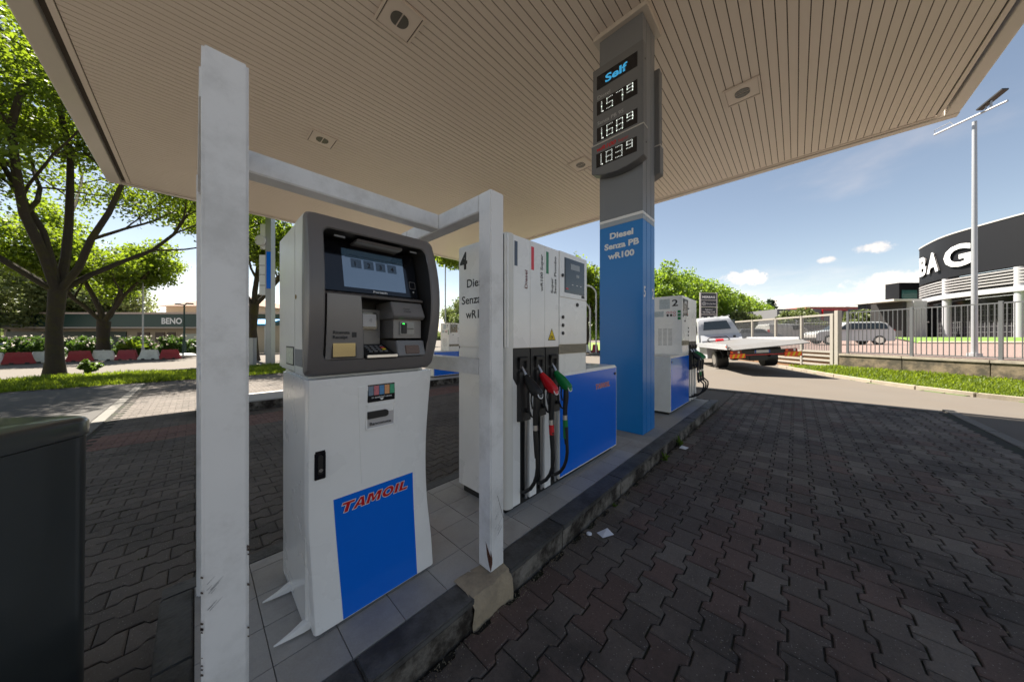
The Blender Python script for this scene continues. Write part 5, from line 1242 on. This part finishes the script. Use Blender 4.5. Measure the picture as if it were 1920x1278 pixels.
# entrance pavilion and side wing
def bx(r0, r1, f0, f1, z0, z1, name, m_, par):
    c = RF((r0+r1)/2, (f0+f1)/2); return MB().obox(c, (FY, -FX), (r1-r0)/2, (f1-f0)/2, z0, z1).build(name, m_, par)
bx(52.3, 58, 40.5, 42, ZB-1, 8.9, 'side_wing', fasc, db); bx(52.6, 54.6, 40.4, 40.48, 4.0, 7.9, 'side_window', glassg, db)
bx(44.25, 45.7, 33.0, 35.0, ZB-1, 5.55, 'entrance_block', mat('light grey panel', (.40, .40, .42), .5), db)
bx(42.3, 45.4, 33.2, 36.0, 5.56, 5.78, 'entrance_roof', mat('pale cap', (.5, .48, .46), .5), db)
bx(43.7, 44.2, 33.6, 36.5, ZB-1, 5.5, 'entrance_wall', mat('dark recess', (.03, .028, .028), .6), db)
lbd = thing('low_building', 'dark grey low building with red and white sign left of the showroom', 'building', RF(50, 50, .8)); org(RF(50, 50, .8))
bx(49.6, 68, 41.8, 43, .5, 6.2, 'wall', mat('charcoal cladding', (.055, .055, .06), .6, var=.1), lbd); bx(49.3, 68.3, 41.5, 43.3, 6.21, 6.5, 'roof_edge', MATS['pale cap'], lbd)
for i, (r_, w_, m_) in enumerate(((54.5, .5, red), (55.3, .5, red), (56.1, .5, red))): bx(r_, r_+w_, 41.6, 41.75, 4.7, 5.3, 'sign_block', m_, lbd)
for i in range(6): bx(52.6+i*.75, 53.15+i*.75, 41.6, 41.75, 4.0, 4.35, 'sign_letter', whitet if i < 3 else red, lbd)
rmp = thing('access_ramp', 'grey concrete ramp with white railing in the car park', 'ramp', RF(40, 36, .9)); org(RF(40, 36, .9))
gcon = mat('grey concrete', (.16, .155, .155), .8, var=.1, vscale=1.5)
bx(36.5, 52, 37.5, 37.9, .7, 3.1, 'ramp_wall', gcon, rmp)
MB().tube([RF(36.5, 37.4, 2.2), RF(42.5, 37.4, 3.35), RF(52, 37.4, 3.4)], .06, 6).tube([RF(36.5, 37.4, 3.3), RF(52, 37.4, 3.45)], .05, 6).build('railing', alu, rmp)
blobs('hedge', 'rounded green hedge above the ramp before the low building', 'hedge', tuple(RF(45.5, 39.3, 2.9)), (5.2, 1.4, 1.15), lf_pale, 6000, .2, 41, clumps=50)
gb_ = thing('grey_building', 'long grey building with white windows and red trim beyond the gate', 'building', RF(45, 60, .5)); org(RF(45, 60, .5))
bx(42, 62, 47.5, 60, .5, 6.0, 'wall', mat('mid grey wall', (.19, .19, .20), .8, var=.08, vscale=.5), gb_)
for r_ in (44.5, 47.6, 53.0): bx(r_, r_+.9, 47.4, 47.52, 3.6, 4.8, 'window', mat('sky-lit window', (.75, .78, .8), .3), gb_)
bx(49.0, 49.15, 47.3, 47.45, 3.4, 5.9, 'red_trim', red, gb_); bx(49.16, 53, 47.3, 47.45, 5.75, 5.9, 'red_trim', red, gb_)
bx(48, 62, 49, 60, 6.01, 6.5, 'red_roof', mat('red brown roof', (.30, .08, .06), .8), gb_)
# raised lawn at the foot of the showroom
m = MB(); g0 = [RF(r_, f) for r_, f in ((30.5, 22.5), (33.0, 19.0), (37, 14.5), (44, 8))]; g1 = [RF(r_, f) for r_, f in ((42.0, 33.0), (43.2, 28.5), (43.1, 23.5), (48, 12))]
m.v = [Vector((p.x, p.y, lz(p.x, p.y)+.03)) for p in g0] + [Vector((p.x, p.y, ZB+.05)) for p in g1]; m.f = [[0, 1, 5, 4], [1, 2, 6, 5], [2, 3, 7, 6]]
org((0, 0, 0)); m.build('lawn', mat('mown lawn', (.095, .17, .022), .9, var=.25, vscale=6, bump=.6, bscale=30), kind='structure')
m = MB(); m.tube([Vector((p.x, p.y, lz(p.x, p.y)+.05)) for p in g0], .12, 6).build('lawn_kerb', kc, kind='structure')
# cars in the lot
def lotcar(label, r_, f, rz, paint, **k):
    p = RF(r_, f); car(label, (p.x, p.y, lz(p.x, p.y)+.01), rz, paint, group='cars in the fenced car park', **k)
lotcar('white people carrier behind the gate, facing left', 25.4, 22.8, R(112), pw, ln=4.3, wd=1.85, ht=1.68)
lotcar('long white van behind the middle of the gate', 33.0, 36.5, ang+.1, pw, ln=5.6, wd=2.0, ht=2.0, kind_='van')
lotcar('dark saloon car behind the left end of the gate', 28.5, 37.5, ang+.3, pdk, ln=4.3, wd=1.75, ht=1.45)
lotcar('grey car behind the gate, next to the long white van', 27.2, 33.5, ang-.2, ps_, ln=4.3, wd=1.75, ht=1.45)

# ------------------------------------------------------------------ tow truck
org((0, 0, 0))
tk = thing('tow_truck', 'white flatbed recovery truck with tilted bed parked by the gate', 'truck', (16.0, 2.0, 0), R(25.9)); tk.rotation_euler = (R(-4.0), 0, R(25.9))
# local: +x forward (away), y=0 left side, y<0 right; z up
trw = mat('white truck paint', (.45, .46, .49), .3, coat=.5, dirt=.08)
W = 2.25
bed = MB().prism([(-.25, 1.02), (.1, 1.10), (4.7, 1.16), (4.7, 1.06), (.1, 1.0), (-.25, .98)], 'y', .0, -2.5).build('flatbed', mat('worn bed steel', (.17, .165, .16), .45, metal=.3, dirt=.3), tk)
MB().box(-.1, 4.7, .0, .05, .98, 1.22).build('side_rail', trw, tk, bevel=.01); MB().box(-.1, 4.7, -2.5, -2.55, .98, 1.22).build('side_rail', trw, tk, bevel=.01)
MB().prism([(.0, 1.0), (-.55, .96), (-.55, .99), (.0, 1.14)], 'y', -.05, -2.6).build('tail_ramp', MATS['worn bed steel'], tk)
cyl((-.05, .052, 1.12), (0, 1, 0), .04, .01, 10).build('side_marker', orange, tk)
MB().box(.3, 6.2, -.55, -.75, .62, .98).box(.3, 6.2, -1.55, -1.75, .62, .98).build('chassis_rail', black, tk)
MB().box(3.3, 4.8, -.02, -.55, .38, .98).build('side_skirt', trw, tk, bevel=.02); MB().box(3.0, 4.8, -1.9, -2.3, .38, .95).build('tool_box', trw, tk, bevel=.02)
for y in (-.04, -2.02):
    wh = cyl((2.3, y, .42), (0, -1, 0), .42, .50, 24).build('wheel', black, tk, bevel=.03); cyl((2.3, y+.005 if y > -1 else y-.505, .42), (0, 1 if y > -1 else -1, 0), .25, .012, 20).build('rim', metal, wh)
    MB().tube([(2.3+.50*math.cos(R(a)), y-.25, .42+.50*math.sin(R(a))) for a in range(10, 171, 20)], .05, 6).build('mudguard', black, tk)
    wf_ = cyl((6.0, y+.0, .42), (0, -1, 0), .42, .30, 24).build('wheel', black, tk, bevel=.03); cyl((6.0, y+.005, .42), (0, 1, 0), .25, .012, 20).build('rim', metal, wf_)
for o_ in [c for c in tk.children if c.name.split('.')[0] in ('flatbed', 'side_rail', 'tail_ramp', 'side_marker')]:
    o_.rotation_euler = (R(-3.5), 0, 0); o_.location = (0, .05, .02)
MB().box(.4, 3.2, -.8, -1.5, .45, .9).build('gearbox', black, tk, bevel=.03); MB().tube([(.3, -.5, .95), (.3, -1.9, .95)], .07, 8).build('cross_member', black, tk)
# rear light bar
MB().box(.22, .30, .02, -2.45, .74, .92).build('light_bar', darkp, tk)
for y in (-.05, -2.02):
    lm = MB().box(.19, .22, y, y-.42, .80, .93).build('tail_light', mat('tail lamp red', (.25, .01, .01), .2), tk); MB().box(.185, .19, y-.28, y-.35, .82, .91).build('reverse_lamp', whitet, lm)
    MB().box(.186, .19, y-.01, y-.10, .82, .91).build('indicator', orange, lm)
    ch = MB().box(.19, .22, y+.02, y-.55, .60, .79).build('chevron_board', orange, tk)
    for k in range(3):
        a = y-.04-k*.18; MB().add([(.187, a, .61), (.187, a-.07, .61), (.187, a-.14, .78), (.187, a-.07, .78)], [(0, 1, 2, 3)]).build('chevron_stripe', yellow, ch)
MB().box(.19, .22, -.95, -1.50, .80, .92).build('number_plate', mat('plate white', (.6, .62, .66), .4), tk)
MB().box(.187, .19, -.95, -1.0, .80, .92).box(.187, .19, -1.45, -1.50, .80, .92).build('plate_band', mat('plate blue', (.02, .08, .4), .4), tk)
MB().box(.24, .28, -.6, -2.0, .70, .735).build('red_bar', red, tk); MB().tube([(.5, -.3, .7), (.5, -2.2, .7)], .06, 8).build('axle_tube', black, tk)
for y in (-.7, -1.35): MB().tube([(.4, y, .9), (1.2, y, .55)], .04, 6).build('lift_strut', black, tk)
# cab
prof_ = [(5.0, .45), (5.0, 1.75), (5.08, 2.50), (5.2, 2.66), (6.3, 2.66), (6.55, 2.50), (7.0, 1.70), (7.35, 1.50), (7.45, .9), (7.4, .45)]
lo = []
for y, s_ in ((-.10, .0), (-.14, .0), (-1.15, .0), (-2.14, 0), (-2.18, 0)):
    edge_ = y in (-.10, -2.18)
    lo.append([(x, (y+(.42 if y < -1.2 else -.10)*max(0, (z-1.7)/.95)), z-(.03 if edge_ and z > 2.4 else 0)) for x, z in prof_])
MB().loft(lo).build('cab', trw, tk, smooth=True)
MB().add([(4.985, -.38, 1.92), (4.985, -1.78, 1.92), (5.045, -1.60, 2.42), (5.045, -.46, 2.42)], [(0, 1, 2, 3)]).build('rear_window', glassd, tk)
for s_ in (-.105, -2.175): MB().add([(5.35, s_+(.004 if s_ > -1 else -.004), 1.75), (6.75, s_+(.004 if s_ > -1 else -.004), 1.75), (6.4, s_+(-.07 if s_ > -1 else .07), 2.45), (5.35, s_+(-.07 if s_ > -1 else .07), 2.45)], [(0, 1, 2, 3)]).build('door_window', glassd, tk)
for k in range(5): MB().box(5.3, 5.42, -.42-k*.33, -.54-k*.33, 2.662, 2.72).build('roof_lamp', metal, tk, bevel=.01)
MB().prism([(4.72, 1.05), (4.72, 1.30), (4.92, 1.62), (4.98, 1.62), (4.98, 1.05)], 'y', -.2, -2.2).build('headboard', trw, tk)
MB().tube([(4.66, -.45, 1.35), (4.66, -.6, 1.48), (4.66, -1.4, 1.50), (4.66, -1.55, 1.35), (4.66, -1.4, 1.22), (4.66, -.6, 1.22), (4.66, -.45, 1.35)], .03, 6).build('winch_cable', black, tk)
cyl((4.55, -.85, 1.28), (0, -1, 0), .10, .35, 14).build('winch_drum', red, tk); MB().box(4.5, 4.7, -.75, -1.3, 1.16, 1.22).build('winch_base', metal, tk)
MB().box(4.70, 4.72, -1.75, -1.88, 1.42, 1.54).build('fuel_cap', blackt, tk)
for y in (-.0, -2.28): MB().box(6.5, 6.56, y, y+(.18 if y > -1 else -.18), 1.9, 2.25).build('wing_mirror', black, tk)

# ------------------------------------------------------------------ dealer sign, row of trees, cedar, lamps
sp = RF(15.85, 24.2, 0); ds = thing('dealer_sign', 'tall framed sign board with four dark panels reading MERBAG', 'sign', sp, ang+.10); org((0, 0, 0))
for x in (-.70, .70): MB().box(x-.04, x+.04, -.05, .05, 0, 5.15).build('upright', mat('silver frame', (.45, .42, .42), .4, metal=.4), ds)
navy = mat('dark navy panel', (.016, .018, .030), .4)
for k, z in enumerate((4.56, 4.03, 3.42, 2.86, 2.3)): MB().box(-.655, .655, -.04, .04, z, z+(.50 if k != 1 else .47)).build('panel', navy, ds)
for z in (5.08, 4.51, 3.97, 3.36, 2.80): MB().box(-.66, .66, -.045, .045, z+.004, z+.045).build('frame_bar', MATS['silver frame'], ds)
text('lettering', 'MERBAG', whitet, ds, (-.55, -.042, 4.70), (1, 0, 0), (0, 0, 1), .17, width=1.1, bold=.03)
text('lettering', 'Mercedes-Benz', whitet, ds, (-.22, -.042, 4.20), (1, 0, 0), (0, 0, 1), .10, width=.82)
MB().tube([(-.42+.13*math.cos(R(a)), -.045, 4.25+.13*math.sin(R(a))) for a in range(0, 361, 20)], .014, 5).tube([(-.42, -.045, 4.38), (-.42, -.045, 4.25)], .012, 4).tube([(-.42, -.045, 4.25), (-.53, -.045, 4.185)], .012, 4).tube([(-.42, -.045, 4.25), (-.31, -.045, 4.185)], .012, 4).build('star_emblem', whitet, ds)
text('lettering', 'Ingresso', whitet, ds, (-.30, -.042, 3.72), (1, 0, 0), (0, 0, 1), .11, width=.62)
text('lettering', 'Via Philips 11/B', whitet, ds, (-.52, -.042, 3.52), (1, 0, 0), (0, 0, 1), .11, width=1.05, bold=.01)
rows = [((u_-960)/562*f_, f_) for u_, f_ in ((1236, 40), (1262, 44), (1287, 48), (1310, 52.5), (1330, 57.5), (1349, 63), (1367, 69), (1384, 76), (1400, 84), (1413, 92), (1425, 101))]
lbr = ['nearest the blue column', 'second from the blue column', 'third from the blue column', 'fourth from the column, left of the dealer sign', 'fifth from the column, behind the dealer sign', 'sixth from the column, right of the dealer sign',
       'seventh from the column', 'eighth from the column', 'ninth from the column', 'tenth from the column, near the far end', 'last of the row, before the dark cedar']
for i, (r_, f) in enumerate(rows):
    s_ = 1.+i*.03; p = RF(r_, f, 0)
    blobs('street_tree', 'bushy clipped lime tree '+lbr[i], 'tree', tuple(p), (4.3*s_, 4.3*s_, 5.25+.04*i), lf_row, 21000 if i < 6 else 13000, .25+.012*i, 300+i, trunk=.25, low=1.0, clumps=110, group='row of clipped lime trees beyond the pumps')
cp = RF(93, 108, 0); ct = thing('cedar', 'dark ragged cedar at the end of the lime row', 'tree', cp); org(cp)
MB().tube([cp, cp+Vector((0, 0, 14))], [.5, .1], 10).build('trunk', barkd, ct); rg = np.random.RandomState(8); pts = []
for k in range(46):
    z = rg.uniform(2.5, 14.5); l = (15-z)*.62*rg.uniform(.6, 1.15); a = rg.uniform(0, 6.28)
    for q in range(90):
        t_ = rg.uniform(.1, 1); pts.append([cp.x+math.cos(a)*l*t_+rg.normal(0, .35), cp.y+math.sin(a)*l*t_+rg.normal(0, .35), z+.5*t_+rg.normal(0, .22)])
leaves('crown', pts, .5, lf_dark, ct, 8, 1.6)
lamp_post('slim lamp post standing before the row of lime trees', RF(37.8, 50.5, 0), 6.2, .10, gal, [(1, 0, .3, 0)], group='slim lamps on the right')
lamp_post('slim lamp post behind dispenser 2', RF(14.6, 27, 0), 4.9, .07, gal, [(FY, -FX, .25, 0), (-FY, FX, .25, 0)], group='slim lamps on the right')
for i, (r_, f, h, lb_) in enumerate(((75, 67, 8.4, 'thin distant light mast beyond the car park, with a disc head'), (80, 70, 7.3, 'thin distant light mast right of the disc-headed one'))):
    lamp_post(lb_, RF(r_, f, 0), h, .08, gal, [(FY, -FX, .6, 0), (-FY, FX, .6, 0)], group='distant light masts')
for i, (r_, f, s_, lb_) in enumerate(((55, 68, 2.3, 'flat-topped pine peeping above the gate'), (62, 70, 1.9, 'small pine tree beside the flat-topped one'))):
    p = tuple(RF(r_, f, 0)); t = blobs('pine_tree', lb_, 'tree', p, (s_, s_, .9), lf_dark, 2500, .3, 500+i, trunk=.2, low=6.2, clumps=14, group='pines above the gate')
for i, (r_, f, s_) in enumerate(((33, 46, 2.2), (40, 52, 2.4), (37, 40, 2.0))):
    blobs('round_tree', ('low green tree behind the gate, left', 'low green tree behind the gate, middle', 'low bush behind the parked cars')[i], 'tree', tuple(RF(r_+4, f+3, .8)), (s_*1.6, s_*1.6, s_), lf_pale, 6000, .25, 520+i, trunk=.2, low=.8, clumps=40, group='low trees behind the gate')
# far treeline that closes the horizon
org((0, 0, 0)); rg = np.random.RandomState(77); pts = []
for k in range(900):
    a = R(-75+150*rg.uniform()); d = rg.uniform(190, 240); p = RF(math.sin(a)*d, math.cos(a)*d, 0); hh = 5+3*math.sin(a*9)+rg.uniform(0, 2)
    s_ = rg.normal(size=(60, 3)); s_ /= np.linalg.norm(s_, axis=1)[:, None]; pts.append(np.array([p.x, p.y, hh*.5])+s_*[6, 6, hh*.5])
P = np.concatenate(pts); P = P[P[:, 2] > 0]
o = leaves('far_woods', P, 2.4, lf_pale, None, 4, 1.2, kind='stuff'); tag(o, 'distant band of woods along the horizon', 'trees')

# dust, grit and moss crumbs collected in the gutter and joints
rg = np.random.RandomState(12); n = 2600; x = rg.uniform(.2, 8, n); y = 1.228-np.abs(rg.normal(0, .035, n)); pts = np.stack([x, y, np.full(n, .002)], 1)
x2 = rg.uniform(-1.2, 6, 1500); y2 = rg.uniform(-2, 1.2, 1500); pts = np.concatenate([pts, np.stack([x2, y2, np.full(1500, .002)], 1)])
o = leaves('grit', pts, .007, mat('grit', (.20, .17, .12), .95, obj=.4), None, 3, 1.2, kind='stuff'); tag(o, 'grit and crumbs gathered along the kerb and between the pavers', 'grit')
n = 2600; x = rg.uniform(-1.3, .4, n); y = rg.uniform(2.54, 10, n); j = rg.randint(0, 44, n); y = 1.05+.167*(j+9)+rg.normal(0, .006, n); z = np.array([gz(a, b) for a, b in zip(x, y)])
keep = np.sin(x*3.1+1)*np.sin(y*2.2) > .05
o = leaves('moss', np.stack([x, y, z-.001], 1)[keep], .012, mat('moss', (.045, .055, .010), .95), None, 4, 1.1, kind='stuff'); tag(o, 'moss growing in the paver joints behind the white front post', 'moss')
